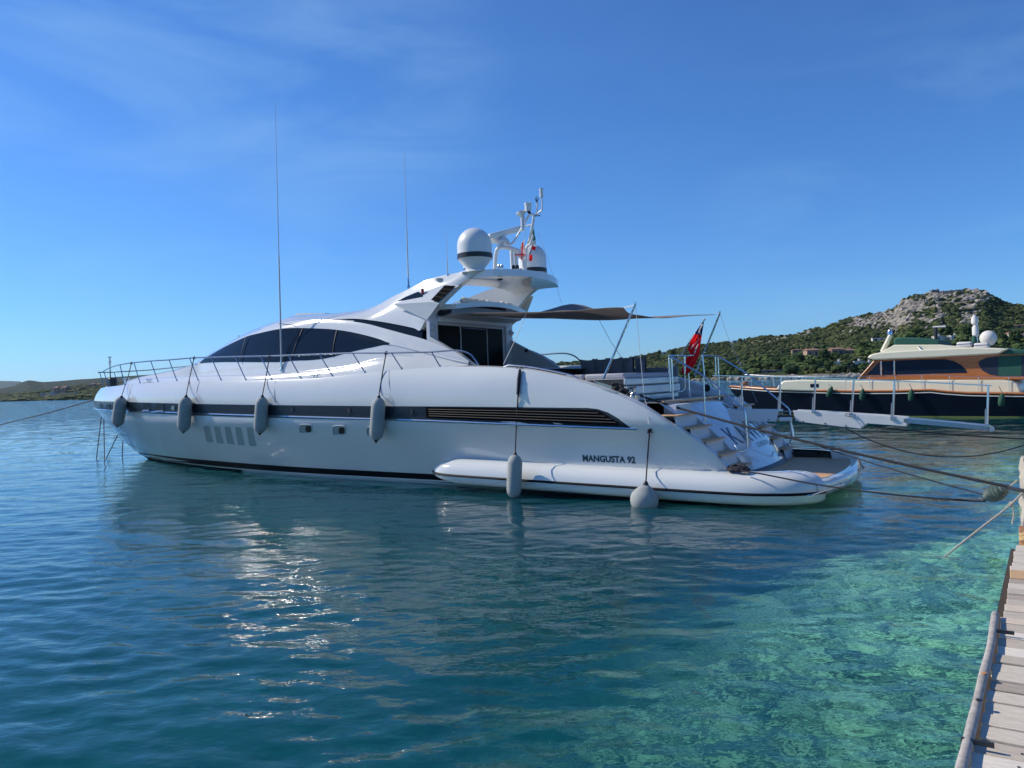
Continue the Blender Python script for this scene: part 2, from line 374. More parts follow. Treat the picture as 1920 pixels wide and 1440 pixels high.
def make_seabed():
    xs = np.concatenate([[-9000, -900, -200, -80], np.linspace(-40, 60, 260), [120, 300, 1200, 9000]]); ys = np.concatenate([[-9000, -500, -60, -20], np.linspace(-6, 70, 240), [130, 400, 2000, 9500]])
    X, Yy = np.meshgrid(xs, ys); q = shelf_q(X/SK, Yy/SK)
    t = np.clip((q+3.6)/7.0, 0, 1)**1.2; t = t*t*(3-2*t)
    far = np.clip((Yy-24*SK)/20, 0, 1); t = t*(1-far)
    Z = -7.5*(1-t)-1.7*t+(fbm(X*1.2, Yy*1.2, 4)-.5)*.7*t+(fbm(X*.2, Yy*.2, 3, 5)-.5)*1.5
    n, m = X.shape; mb = MB(); mb.grid([[(X[i, j], Yy[i, j], Z[i, j]) for j in range(m)] for i in range(n)])
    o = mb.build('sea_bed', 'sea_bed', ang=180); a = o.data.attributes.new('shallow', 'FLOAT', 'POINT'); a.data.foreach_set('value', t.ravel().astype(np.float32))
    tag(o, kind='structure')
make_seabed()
# ------------------------------------------------------------------ motor yacht: hull form
yacht = Y.root('motor_yacht')
tag(yacht, 'large white sport motor yacht moored stern to the quay, dark stripe along its hull', 'yacht')
ztop = stab([(1.42, .60), (1.7, .93), (2.1, 1.28), (2.6, 1.63), (3.15, 1.98), (3.75, 2.24), (4.4, 2.46), (5.33, 2.68), (6.1, 2.80), (7.5, 2.90), (9.1, 2.92), (10.6, 2.88), (12.5, 2.80), (14.7, 2.80), (17.2, 2.86), (19.9, 2.91), (21.8, 2.90), (24.5, 2.86), (26.5, 2.83), (28.3, 2.82)])
zsb = tab([(1.4, 1.43), (3.3, 1.49), (8.6, 1.67), (14.4, 1.81), (19.5, 1.93), (28.9, 2.05)])
zst = tab([(1.4, 1.75), (3.9, 1.91), (6.3, 1.98), (8.6, 2.03), (14.3, 2.17), (19.5, 2.29), (28.9, 2.37)])
stem = stab([(-.8, 23.4), (-.23, 24.7), (.03, 25.15), (.2, 25.7), (.51, 26.4), (.97, 27.15), (1.42, 27.8), (1.84, 28.22), (2.03, 28.42), (2.37, 28.40), (2.80, 27.95), (3.2, 27.2)])
Bz = tab([(-.8, 1.3), (0, 2.14), (.6, 2.44), (1.2, 2.75), (1.6, 2.95)])
def hb(s, z):
    zb, zt = zsb(s), ztop(s)
    base = Bz(z) if z < 1.6 else 2.95
    t = clamp((z-zb)/max(zt-zb, .3), 0, 1.3); mf = base+.04*math.sin(math.pi*min(t, 1))-lerp(.28, .15, clamp((s-6)/5))*t**4      # forward: round the gunwale above the stripe
    t2 = clamp((z-(zt-.75))/.75, 0, 1.3); ma_ = max(base, lerp(2.0, 2.66, clamp(z/.6))+.08*clamp((z-.6)))-.09*t2**3-.06*clamp((3.4-s)/2)**2                          # quarter: round only the top edge
    k = sm((s-5.2)/3.0); m = lerp(ma_, mf, k)
    S0 = 12.5; smax = stem(z)
    q = clamp((s-S0)/(smax-S0)); w_ = clamp(z/2.2)
    p = lerp(1.9, 2.6, w_); e = lerp(1.0, .72, w_)
    return m*max(0, 1-q**p)**e
def hpt(u, v, zb=-.8, sgn=1, eps=0):
    sr = 1.42+(28.25-1.42)*u; z = lerp(zb, ztop(sr), v)
    s = 1.42+(stem(z)-1.42)*u
    return (s, sgn*(hb(s, z)+eps), z)
NU, NV = 150, 30
us = [1-(1-i/NU)**1.5 for i in range(NU+1)]; vs = [j/NV for j in range(NV+1)]
mb = MB(); 
rows = [[hpt(u, v) for v in vs] for u in us]
mb.grid(rows); mb.grid(spread(rows))
mb.grid([[rows[i][0], (rows[i][0][0], 0, -1.1), (rows[i][0][0], -rows[i][0][1], -.8)] for i in range(NU+1)])
mb.grid([[(p[0], y*p[1], p[2]) for y in (1, .5, 0, -.5, -1)] for p in rows[0]])
hull = mb.build('hull', 'gelcoat', yacht, ang=50, weld=True)
def hfun(s, z): return hb(s, z) if z < ztop(s)+.02 else -9
def patch(name, m, s0, s1, z0, z1, eps=.004, ns=80, nz=4, both=True, thick=None):
    """sheet lying on the hull between the heights z0(s) and z1(s); near the stem it follows the rake"""
    mb = MB(); rows = []
    for i in range(ns+1):
        u = i/ns; row = []
        for j in range(nz+1):
            sx = lerp(s0, s1, u) if s1 < 27 else None
            if sx is None:
                zz = lerp(z0(lerp(s0, 28.8, u)), z1(lerp(s0, 28.8, u)), j/nz)
                uu = 1-(1-u)**1.5; sx = s0+(stem(zz)+eps-s0)*uu
                row.append((sx, hb(min(sx, stem(zz)-1e-4), zz)+eps, zz))
            else:
                zz = lerp(z0(sx), z1(sx), j/nz); row.append((sx, hb(sx, zz)+eps, zz))
        rows.append(row)
    mb.grid(rows)
    if both: mb.grid(spread(rows))
    return mb.build(name, m, yacht, ang=60)
def z1band(s):
    t = clamp((3.95-s)/.62); return lerp(zst(s), zsb(3.33)+.01, t**2.2)
patch('dark_stripe', 'hull_band', 3.33, 28.8, zsb, z1band, .006, ns=160)
patch('boot_stripe', 'boot_black', 1.45, 28, lambda s: -.5, lambda s: tab([(1.4, .24), (16, .31), (24, .28), (28.8, .2)])(s), .005, ns=120)
patch('white_stripe', 'gelcoat', 1.45, 24.3, lambda s: .07, lambda s: .115, .012, ns=90, nz=1)
# half round trim under the dark stripe
def along(s0, s1, zf, eps, n=120, sgn=1):
    out = []
    for i in range(n+1):
        u = 1-(1-i/n)**1.5 if s1 > 28 else i/n; s = lerp(s0, s1, u); z = zf(s)
        s = min(s, stem(z)-1e-3); out.append((s, sgn*(hb(s, z)+eps), z))
    return out
mb = MB(); p = along(3.2, 28.85, lambda s: zsb(s)-.02, .0); q = [(a, -b, c) for a, b, c in p][::-1]
mb.tube(p+[(28.87, 0, p[-1][2])]+q, .032, 8); mb.build('rub_rail', 'steel', yacht)
# engine air grille in the aft half of the stripe
patch('air_grille', 'grille_black', 3.55, 8.6, both=False, eps=.012, ns=40, z0=lambda s: zsb(s)+.05, z1=lambda s: z1band(s)-.05 if s > 4 else lerp(zsb(s)+.06, z1band(4)-.05, clamp((s-3.5)/.5)))
for k, (a, zf) in enumerate(((4.02, .80), (3.86, .60), (3.72, .40), (3.62, .20))):
    mb = MB(); f_ = lambda s, zf=zf: lerp(zsb(s)+.05, zst(s)-.05, zf)
    p = along(a, 8.5, f_, .022, 30); mb.tube(p, .0065, 6); mb.build('grille_slat', 'slat', yacht)
# panel seams of the gunwale moulding
for px in (338, 370, 514, 730):
    T = {338: [(249, 720), (244, 735), (240, 752)], 370: [(375, 715), (370, 730), (369.5, 752)], 514: [(517, 714), (515, 735), (516, 754)], 730: [(730, 695), (730, 720), (738, 756)]}[px]
    pts = [Y.hit(a, b, hfun)+Vector((0, .002, 0)) for a, b in T]
    MB().tube(cat_rom(pts, 6), .008, 5).build('panel_seam', 'recess', yacht)
# bow light openings in the stripe
for (a, b, w_, h_) in ((190, 761.5, 5, 9), (204, 763, 7, 10), (275.5, 762, 12, 13), (301, 763, 14, 14)):
    mb = MB(); c = [(a-w_/2, b-h_/2), (a+w_/2, b-h_/2), (a+w_/2, b+h_/2), (a-w_/2, b+h_/2)]
    P = [Y.hit(x, y, hfun)+Vector((0, .02, 0)) for x, y in c]; mb.prism(P, (0, -.04, 0)).build('fairlead', 'black', yacht, smooth=False)
    if a > 195:
        mb = MB(); P = [Y.hit(a+dx, b+h_/2+1.2, hfun)+Vector((0, .03, 0)) for dx in (-w_/2, 0, w_/2)]; mb.tube(P, .022, 6).build('fairlead_lip', 'steel', yacht)
for (a, b) in ((215, 764), (325, 765), (548, 768), (655, 770), (773, 772)):
    P = [Y.hit(a+x, b+y, hfun)+Vector((0, .01, 0)) for x, y in ((-3, -4), (3, -4), (3, 4), (-3, 4))]
    MB().prism(P, (0, .015, 0)).build('courtesy_light', 'recess' if a in (325,) else 'dark_gear', yacht)
# sunk air inlets and portholes of the topsides
for k, x0 in enumerate((382, 401.5, 421, 441, 462.5)):
    h = 31+k*1.2; y0 = 799+k*.6; c = []
    for (dx, dy) in ((0, 0), (9, 0), (11, 2), (18, h-2), (17, h), (8, h), (5, h-3)): c.append((x0+dx, y0+dy))
    P = [Y.hit(a, b, hfun)+Vector((0, .008, 0)) for a, b in c]
    MB().prism(P, (0, -.01, 0)).build('air_inlet', 'recess', yacht, smooth=False)
    P = [Y.hit(a, b, hfun)+Vector((0, .014, 0)) for a, b in (c[5], c[4], c[3])]; MB().tube(P, .012, 5).build('inlet_lip', 'gelcoat', yacht)
for (x0, y0, w_, h_) in ((573.5, 804, 23, 17), (636, 807, 24, 18), (700, 809, 24, 18)):
    def rr(w, h, ox=0, oy=0): return [(x0+ox+w/2*math.copysign(abs(math.cos(t))**.5, math.cos(t)), y0+oy+h/2*math.copysign(abs(math.sin(t))**.5, math.sin(t))) for t in [k*math.pi/8 for k in range(16)]]
    P = [Y.hit(a, b, hfun)+Vector((0, .006, 0)) for a, b in rr(w_, h_)]
    ph = MB().prism(P, (0, -.01, 0)).build('porthole', 'recess', yacht, smooth=False)
    P2 = [Y.hit(a, b, hfun)+Vector((0, .012, 0)) for a, b in rr(w_*.46, h_*.66, 5, .5)]
    MB().prism(P2, (0, -.004, 0)).build('pane', 'black', ph, smooth=False)
    MB().tube([p+Vector((0, .008, 0)) for p in P], .010, 5, closed=True).build('frame', 'gelcoat', ph)
# name plate on the quarter
A0 = Y.hit(1092.5, 864.5, hfun); A1 = Y.hit(1192, 868.5, hfun); A2 = Y.hit(1094, 852, hfun)
dv = (A1-A0); up = (A2-A0).length
def place(x, y):
    s = A0.x+dv.x*x; z = A0.z+dv.z*x+y*up*.92
    return Vector((s, hb(s, z)+.006, z))
mob = text_mesh('lettering', 'MANGUSTA 92', 1, 'letter', lambda x, y: Vector((x, y, 0)), yacht, shear=-.0, bold=.034)
mxx = max(v.co.x for v in mob.data.vertices); mxy = max(v.co.y for v in mob.data.vertices)
for v in mob.data.vertices: v.co = place(v.co.x/mxx, v.co.y/mxy)
# ------------------------------------------------------------------ sponsons and swim platform
tz = [(-.42, .655), (-.12, .655), (.06, .62), (.17, .54), (.235, .42), (.25, .30), (.235, .16), (.17, .10), (.03, .055), (-.3, .05)]
path = [(8.62, 2.62), (8.55, 2.66), (8.3, 2.72), (7.6, 2.76), (6.4, 2.78), (4.5, 2.78), (2.5, 2.77), (1.4, 2.74), (.8, 2.66), (.35, 2.48), (.08, 2.2), (0.02, 2.05)]
P = cat_rom([(a, b, 0) for a, b in path], 5); rows = []
for i, p in enumerate(P):
    t = (P[min(i+1, len(P)-1)]-P[max(i-1, 0)]).normalized(); n = Vector((t.y, -t.x, 0))
    fwd = clamp((p.x-7.7)/.95); kz = 1-.75*fwd**3; ko = 1-.8*fwd**4
    zs = clamp((p.x-.2)/1.5)
    rows.append([p+n*(o*ko)+Vector((0, 0, .33+(z-.33)*(kz if z > .33 else 1-.9*fwd**2)+.10*clamp((p.x-1)/8)*1.2-.03)) for o, z in tz])
for sg in (1, -1):
    rr_ = rows if sg == 1 else spread(rows)
    mb = MB(); mb.grid(rr_); mb.add([rr_[0][k] for k in range(len(tz))], [tuple(range(len(tz)))]); mb.add([rr_[-1][k] for k in range(len(tz))], [tuple(range(len(tz)))])
    sp = mb.build('sponson', 'gelcoat', yacht, ang=60)
    st = [Vector(r[5])+(Vector(r[5])-Vector(r[0])).normalized()*.004 for r in rr_[:-2]]
    mb = MB(); mb.grid([[p+Vector((0, 0, .03)), p+Vector((0, 0, -.03))] for p in st])
    mb2 = MB(); mb2.tube(st, .028, 6); mb2.build('rubbing_strake', 'boot_black', sp)
    for px in ((1013, 873, 1060, 905), ):
        pass
MB().prism([(6.5, 2.55, .12), (1.2, 2.6, .12), (.5, 2.3, .12), (.25, 1.4, .12), (.1, 0, .12), (.25, -1.4, .12), (.5, -2.3, .12), (1.2, -2.6, .12), (6.5, -2.55, .12)], (0, 0, -.7)).build('underbody_shadow', 'boot_black', yacht, smooth=False)  # dark hull bottom; its black also stands in for the shadow under the sponsons
def s_edge(y): return -.36+.055*y*y
yy = [lerp(2.35, -2.35, i/30) for i in range(31)]
prof = [(.10, .44), (.0, .46), (-.06, .42), (-.08, .34), (-.04, .2), (.15, .11), (.55, .07), (1.2, .07)]
rows = [[(s_edge(y)+a, y*(1.0 if a < .3 else .98), z) for a, z in prof] for y in yy]
mb = MB(); mb.grid(rows); mb.build('platform_edge', 'gelcoat', yacht, ang=50)
mb = MB(); mb.grid([[(s_edge(y)+.10, y, .44), (1.7, y, .44)] for y in yy]); mb.build('swim_platform', 'gelcoat', yacht)
# teak inlay with seams between planks running fore and aft
for k in range(34):
    y0 = 2.28-k*.134; y1 = y0-.124; mb = MB()
    if k == 0: teak_mb = MB()
    a0, a1 = s_edge(y0)+.16, s_edge(y1)+.16
    teak_mb.add([(a0, y0, .446), (1.75, y0, .446), (1.75, y1, .446), (a1, y1, .446)], [(0, 1, 2, 3)])
teak_mb.build('teak_deck', 'teak', yacht, smooth=False)
MB().add([(s_edge(2.3)+.15, 2.29, .4425), (1.76, 2.29, .4425), (1.76, -2.29, .4425), (s_edge(2.3)+.15, -2.29, .4425), (s_edge(1.2)+.15, -1.2, .4425), (s_edge(0)+.15, 0, .4425), (s_edge(1.2)+.15, 1.2, .4425)], [(0, 1, 2, 3, 4, 5, 6)]).build('deck_caulking', 'black', yacht, smooth=False)
for (x0, y0, x1, y1) in ((1521, 929, 1582, 908), (1597, 899, 1622, 877)):
    a = Y.un(x0, y0, x=s_edge(1.5)-.1); b = Y.un(x1, y1, x=s_edge(0)-.14)
    MB().tube([a+Vector((.06, 0, 0)), a, b, b+Vector((.06, 0, 0))], .014, 6).build('grab_rail', 'steel', yacht)
P = [(s+1.05, -2.17, .53+z) for s, z in [(.30*math.copysign(abs(math.cos(t))**.6, math.cos(t)), .055*math.sin(t)) for t in [k*math.pi/8 for k in range(16)]]]
MB().prism(P, (0, -.25, 0)).build('dark_oval', 'black', yacht)  # black oval on the inner side of the far sponson
# ------------------------------------------------------------------ motor yacht: deck, deckhouse, arch
def ytop(s): return hb(s, ztop(s))
def C3(T, n=6):
    """curve from survey points (px, py, y) -> smoothed local polyline"""
    return cat_rom([Y.un(a, b, y=c) for a, b, c in T], n)
def byx(P):
    Q = sorted([tuple(p) for p in P]); X = [q[0] for q in Q]
    return lambda s: (float(np.interp(s, X, [q[1] for q in Q])), float(np.interp(s, X, [q[2] for q in Q])))
def shell(mb, rows, off):
    """thick sheet: rows and the same rows shifted by off, with a closed rim"""
    off = Vector(off); a = [[Vector(p) for p in r] for r in rows]; b = [[p+off for p in r] for r in a]
    mb.grid(a); mb.grid(b); mb.grid([a[0], b[0]]); mb.grid([a[-1], b[-1]]); mb.grid([[r[0] for r in a], [r[0] for r in b]]); mb.grid([[r[-1] for r in a], [r[-1] for r in b]])
    return mb
# side decks and foredeck, from gunwale to gunwale
S = [6.6+(28.1-6.6)*(1-(1-i/60)**1.4) for i in range(61)]
mb = MB(); mb.grid([[(s, (ytop(s))*k, ztop(s)-.03+(.10 if s > 19 else .0)*(1-k*k)*clamp((s-19)/3)) for k in (1, .93, .6, .2, -.2, -.6, -.93, -1)] for s in S]); mb.build('deck', 'gelcoat_matt', yacht)
Lg = byx(C3([(908, 690, 2.12), (875, 685, 2.2), (825, 677.5, 2.26), (775, 671.5, 2.3), (737, 670, 2.3), (700, 673, 2.3), (650, 685, 2.3), (600, 692, 2.3), (550, 697, 2.3), (500, 701, 2.3), (447, 703, 2.2), (400, 704, 2.0), (335, 706, 1.7), (300, 708, 1.4), (248, 712, .95), (232, 718, .6)]))
Wb = byx(C3([(230, 718, .55), (248, 711.5, .85), (268, 706, .95), (294, 701, 1.0), (320, 696, 1.05), (345, 689, 1.1), (362, 684, 1.1), (375, 681.5, 1.1), (392, 680, 1.25), (420, 679, 1.45), (460, 679, 1.68), (522, 679, 1.9), (550, 676.5, 1.95), (587, 675, 2.0), (620, 670, 2.03), (662, 659, 2.05), (700, 651, 2.07), (730, 646.5, 2.09), (780, 658, 2.12), (840, 674, 2.14), (877, 681, 2.14)]))
Wt = byx(C3([(230, 718, .50), (248, 711, .8), (268, 705.5, .9), (294, 700.5, .95), (320, 695.5, 1.0), (345, 688.5, 1.05), (362, 683.5, 1.05), (375, 680, 1.05), (383, 672, 1.05), (392, 667, 1.08), (422, 650, 1.2), (460, 632, 1.36), (485, 625, 1.46), (520, 617.5, 1.58), (550, 615, 1.64), (600, 616, 1.74), (637, 619, 1.82), (675, 626, 1.9), (712, 636, 1.99), (729, 642.5, 2.05), (780, 654, 2.10), (840, 670, 2.12), (877, 679.5, 2.12)]))
Dd = byx(C3([(230, 718, .45), (248, 711, .7), (268, 705.5, .8), (294, 700.5, .85), (320, 695.5, .9), (345, 688.5, .9), (362, 683.5, .9), (373, 678.5, .9), (383, 670, .9), (417, 652, .95), (447, 634, 1.05), (485, 617, 1.2), (510, 609, 1.32), (535, 604, 1.42), (575, 600, 1.55), (615, 600, 1.65), (650, 602, 1.72), (687, 607, 1.8), (725, 617, 1.88), (762, 627, 1.95), (795, 636, 2.0), (837, 652, 2.05), (862, 665, 2.08), (877, 677, 2.10)]))
Rf = byx(C3([(230, 718, .3), (248, 711, .45), (268, 705.5, .5), (294, 700.5, .55), (320, 695.5, .6), (345, 688.5, .6), (362, 683.5, .6), (373, 678, .6), (383, 669, .55), (417, 650, .6), (447, 631, .7), (485, 614, .8), (510, 605, .85), (535, 597, .9), (550, 592, .92), (600, 589, .95), (650, 585, 1.0), (695, 579, 1.1)]))
s_f = 23.0; s_w = Y.un(730, 646, y=2.09).x; s_a = Y.un(880, 681, y=2.12).x; s_r = 12.1
def col(s, sg=1):
    lg, wb, wt, dd = Lg(s), Wb(s), Wt(s), Dd(s)
    return [(s, sg*(lg[0]+.10), ztop(s)-.06), (s, sg*(lg[0]+.02), lg[1]-.04), (s, sg*(lg[0]-.05), lg[1]), (s, sg*(max(wb[0], min(lg[0]-.09, wb[0]+.06))), lg[1]+.02), (s, sg*wb[0], max(wb[1], lg[1]+.02))]
sfront = Y.un(236, 716.5, y=.6).x
Ss = [lerp(s_a+.02, sfront, i/110) for i in range(111)]
for sg in (1, -1):
    mb = MB(); mb.grid([col(s, sg) for s in Ss]); mb.build('coaming', 'gelcoat', yacht, ang=50)
    # side of the deckhouse with the window set in it
    mb = MB(); rows = []
    for s in Ss:
        wb, wt, dd = Wb(s), Wt(s), Dd(s); z0 = max(wb[1], Lg(s)[1]+.02)
        r = [(s, sg*wb[0], z0)]
        for k in (.33, .66, 1): r.append((s, sg*(lerp(wb[0], wt[0], k)+.03*math.sin(math.pi*k)), max(lerp(wb[1], wt[1], k), z0)))
        for k in (.5, 1): r.append((s, sg*(lerp(wt[0], dd[0], k)+.02*math.sin(math.pi*k)), max(lerp(wt[1], dd[1], k), z0)))
        r.append((s, sg*(dd[0]-.04), max(dd[1], z0)-.01)); rows.append(r)
    mb.grid(rows); mb.build('deckhouse_side', 'gelcoat', yacht, ang=50)
    mb = MB(); rows = []; s0w, s1w = s_w, Y.un(376, 681, y=1.1).x
    for i in range(81):
        s = lerp(s0w, s1w, i/80); wb, wt = Wb(s), Wt(s); r = []
        for k in (0, .25, .5, .75, 1): r.append((s, sg*(lerp(wb[0], wt[0], k)+.035*math.sin(math.pi*k)+.006), lerp(wb[1], wt[1], k)))
        rows.append(r)
    wn = mb.grid(rows).build('side_window', 'glass_dark', yacht, ang=60)
    for T in (((462, 631), (450, 679)), ((568, 616), (545, 677)), ((632, 619), (624, 669))):
        P = [Y.un(a, b, y=(Wt if j == 0 else Wb)(Y.un(a, b, y=1.8).x)[0]+.02) for j, (a, b) in enumerate(T)]
        P = [Vector((p[0], sg*(p[1]+.01), p[2])) for p in P]; m = (P[0]+P[1])/2; m.y += sg*.03
        MB().tube(cat_rom([P[0], m, P[1]], 4), .012, 5).build('window_joint', 'dark_gear', wn)
    # roof half
    mb = MB(); rows = []
    for i in range(81):
        s = lerp(s_r, sfront, i/80); dd, rf = Dd(s), Rf(s); z0 = Lg(s)[1]+.02
        zc = max(rf[1]+.03, z0); r = [(s, sg*(dd[0]), max(dd[1], z0)), (s, sg*lerp(dd[0], rf[0], .5), max(lerp(dd[1], rf[1], .62), z0)), (s, sg*rf[0], max(rf[1], z0)), (s, sg*rf[0]*.5, zc), (s, 0, zc+.01)]
        rows.append(r)
    mb.grid(rows); mb.build('deckhouse_roof', 'gelcoat', yacht, ang=70)
# hatch rim / sunroof step on the roof, small deck hardware
for (x0, y0, x1, y1) in ((547, 591.5, 562, 590.5),):
    a = Y.un(x0, y0, y=.6); b = Y.un(610, 588.5, y=.6)
    mb = MB(); mb.add([(a.x, .6, a.z-.05), (a.x-.25, .6, a.z+.05), (b.x, .6, b.z+.03), (b.x, .6, b.z-.1), (a.x, -.6, a.z-.05), (a.x-.25, -.6, a.z+.05), (b.x, -.6, b.z+.03), (b.x, -.6, b.z-.1)], [(0, 1, 2, 3), (7, 6, 5, 4), (0, 4, 5, 1), (1, 5, 6, 2), (2, 6, 7, 3)]); mb.build('sunroof', 'gelcoat', yacht, ang=30)
# ---- hardtop (behind the roof) and arch fins
FT = [((615, 599.5, 1.62), (640, 586.5, 1.2)), ((662, 597.5, 1.68), (680, 581.5, 1.25)), ((700, 601, 1.74), (708, 572, 1.34)), ((737, 607, 1.82), (737, 556, 1.42)), ((775, 615, 1.92), (762, 544, 1.5)), ((787, 619.5, 1.97), (784, 532.5, 1.53)), ((797, 602, 1.93), (805, 523.5, 1.55)), ((825, 569, 1.85), (832, 516, 1.56)), ((861, 534, 1.74), (855, 512, 1.57)), ((880, 521, 1.69), (868, 508, 1.58)), ((897, 510.5, 1.65), (884, 505.5, 1.6)), ((911, 506, 1.63), (903, 503.8, 1.61))]
bot = C3([a for a, b in FT], 4); top = C3([b for a, b in FT], 4)
for sg in (1, -1):
    rows = [[(lerp(a.x, b.x, k), sg*(lerp(a.y, b.y, k)+.06*math.sin(math.pi*k)), lerp(a.z, b.z, k)) for k in [j/8 for j in range(9)]] for a, b in zip(bot, top)]
    shell(MB(), rows, (0, -sg*.20, 0)).build('arch_fin', 'gelcoat', yacht, ang=45)
    # sliver window between deckhouse side and fin
    mb = MB(); rows = []
    s0 = Y.un(790, 634, y=2.0).x; s1 = Y.un(616, 600, y=1.64).x; Eb = byx(bot[:21])
    for i in range(31):
        s = lerp(s0, s1, i/30); dd = Dd(s); e = Eb(s); rows.append([(s, sg*(dd[0]-.01), dd[1]-.01), (s, sg*(e[0]-.05), max(e[1]+.03, dd[1]))])
    mb.grid(rows).build('upper_window', 'glass_dark', yacht)
    # air intake box on the fin
    q = lambda a, b, y: Vector((lambda p: (p.x, sg*p.y, p.z))(Y.un(a, b, y=y)))
    T_, O1, O2, A2, A1, U = q(737, 570.5, 1.84), q(808, 566, 2.10), q(822, 570, 2.10), q(860.5, 535, 1.80), q(832, 533, 1.76), q(800, 600, 1.97)
    box = MB().add([T_, O1, O2, A2, A1, U], [(0, 1, 4), (1, 2, 3, 4), (0, 5, 2, 1), (5, 3, 2)]).build('intake_box', 'gelcoat', yacht, ang=20)
    n = (O1-T_).cross(A1-T_).normalized(); n = n if n.y*sg > 0 else -n
    def onp(a, b, P0, nn, e=.006):
        r = Y.lr(a, b); 
        if sg == -1: r = Vector((r.x, -r.y, r.z)); o = Vector((Y.o.x, -Y.o.y, Y.o.z))
        else: o = Y.o
        k = (P0-o).dot(nn)/r.dot(nn); return o+r*k+nn*e
    MB().add([onp(a, b, T_, n) for a, b in ((743, 566), (760, 557), (784, 547), (793, 551), (793, 556.5), (770, 561))], [(0, 1, 2, 3, 4, 5)]).build('intake_window', 'glass_dark', box, smooth=False)
    c = onp(794.5, 549, T_, n, .05); MB().lathe([(.0, -.07), (.035, -.07), (.04, .0), (.035, .07), (0, .075)], c, n=10).build('side_light', 'red_lens' if sg == 1 else 'flag_green', box)
    n2 = (O2-O1).cross(A2-O1).normalized(); n2 = n2 if n2.y*sg > 0 else -n2
    MB().add([onp(a, b, O2, n2, .03) for a, b in ((834.5, 536), (856, 537), (823, 567.5), (809, 563.5))], [(0, 1, 2, 3)]).build('intake_grille', 'grille_black', box, smooth=False)
    for t in (.25, .5, .75):
        a = onp(lerp(834.5, 809, t), lerp(536, 563.5, t), O2, n2, .035); b = onp(lerp(856, 823, t), lerp(537, 567.5, t), O2, n2, .035); MB().tube([a, b], .006, 5).build('grille_bar', 'slat', box)
# arch wing from fin to fin
aS = Y.un(911, 505.5, y=1.63)
rows = []
for i in range(25):
    y = lerp(1.63, -1.63, i/24); k = 1-(y/1.63)**2; sa = aS.x-.38*k-.22; zf = aS.z+.06*k
    rows.append([(lerp(sa, aS.x-.38*k+1.27, t), y, zf-.01-.10*t+.05*math.sin(math.pi*t)) for t in (0, .1, .3, .6, .85, 1)])
shell(MB(), rows, (0, 0, -.17)).build('arch_wing', 'gelcoat', yacht, ang=45)
MB().lathe([(.0, -.03), (.10, -.03), (.10, .02), (.07, .06), (0, .07)], Y.un(937, 521, y=.7), ax=(0, 0, -1), n=16).build('wing_speaker', 'dark_gear', yacht)
# hardtop slab
rows = []
zh = Rf(12.1)[1]
for i in range(25):
    s = lerp(8.55, 12.3, i/24); sl = lerp(4.64, zh+.03, clamp((s-8.5)/3.6)); r = []
    for j in range(13):
        hw = lerp(1.68, .95, clamp((s-9.6)/2.4)); y = lerp(hw, -hw, j/12); k = 1-(y/1.7)**2; r.append((s-.22*k*clamp((9.6-s)), y, sl-.10+.13*k))
    rows.append(r)
shell(MB(), rows, (0, 0, -.13)).build('hardtop', 'gelcoat', yacht, ang=45)
rows = [[(s-.05*(1-(y/1.7)**2), y, z) for s, z in ((8.62, 4.5), (8.75, 4.3), (9.25, 4.22))] for y in [lerp(1.68, -1.68, j/12) for j in range(13)]]
MB().grid(rows).build('hardtop_soffit', 'liner', yacht)
mb = MB(); P = [(8.75, lerp(1.2, -1.2, i/20), 4.66+.06*abs(math.sin(i*1.7))+.02*math.sin(i*4)) for i in range(21)]; mb.tube(P, [.05+.035*abs(math.sin(i*1.3)) for i in range(21)], 8); solo(mb, 'folded_cover', 'flag_white', 'pale crumpled cover lying along the aft edge of the hardtop', 'cover', (8.75, 0, 4.66), Y)
# ---- salon bulkhead with sliding doors, far (and near) quarter panels
SB = 9.3; Zd = 2.02
MB().add([(SB, 1.75, Zd), (SB, 1.62, 4.32), (SB, -1.62, 4.32), (SB, -1.75, Zd)], [(0, 1, 2, 3)]).build('salon_bulkhead', 'interior_white', yacht, smooth=False)
for y0, y1 in ((1.72, .62), (.58, -.62), (-.66, -1.42)):
    o = MB().box((SB-.03-.02*(y0 < .6), (y0+y1)/2, 3.06), (.03, y0-y1, 2.0)).build('sliding_door', 'doors_dark', yacht, smooth=False)
    MB().tube([(SB-.06, y1, 2.1), (SB-.06, y1, 4.05)], .018, 6).build('door_frame', 'liner', o)
MB().tube([(SB-.08, .55, 4.02), (SB-.08, -.5, 4.02)], .018, 6).build('door_track', 'steel', yacht)
MB().box((SB-.06, 0, 4.2), (.2, 3.3, .14)).build('door_header', 'interior_white', yacht, bevel=.02)
for sg in (1, -1):   # vertical panel between bulkhead and deckhouse side, then the fashion plate
    D = [Y.un(795, 636, y=2.0), Y.un(837, 652, y=2.05), Y.un(862, 665, y=2.08), Y.un(878, 678, y=2.1)]
    P = [(9.30, 1.90, 4.12), (9.13, 1.96, 3.97), (9.27, 1.98, 3.86), (9.22, 2.0, 3.74)]+[tuple(p) for p in D[1:]]+[(7.7, 2.1, 2.9), (7.7, 2.1, 2.5), (9.45, 2.0, 2.5), (9.42, 1.86, 4.1)]
    MB().prism([(a, sg*(b-.05), c) for a, b, c in P], (0, -sg*.12, 0)).build('quarter_panel', 'gelcoat_matt', yacht, smooth=False)
    MB().box((9.28, sg*1.78, 3.2), (.10, .34, 2.4)).build('door_surround', 'interior_white', yacht, smooth=False)
MB().box((8.7, -1.84, 3.42), (.10, .02, .10)).build('switch_panel', 'dark_gear', yacht)
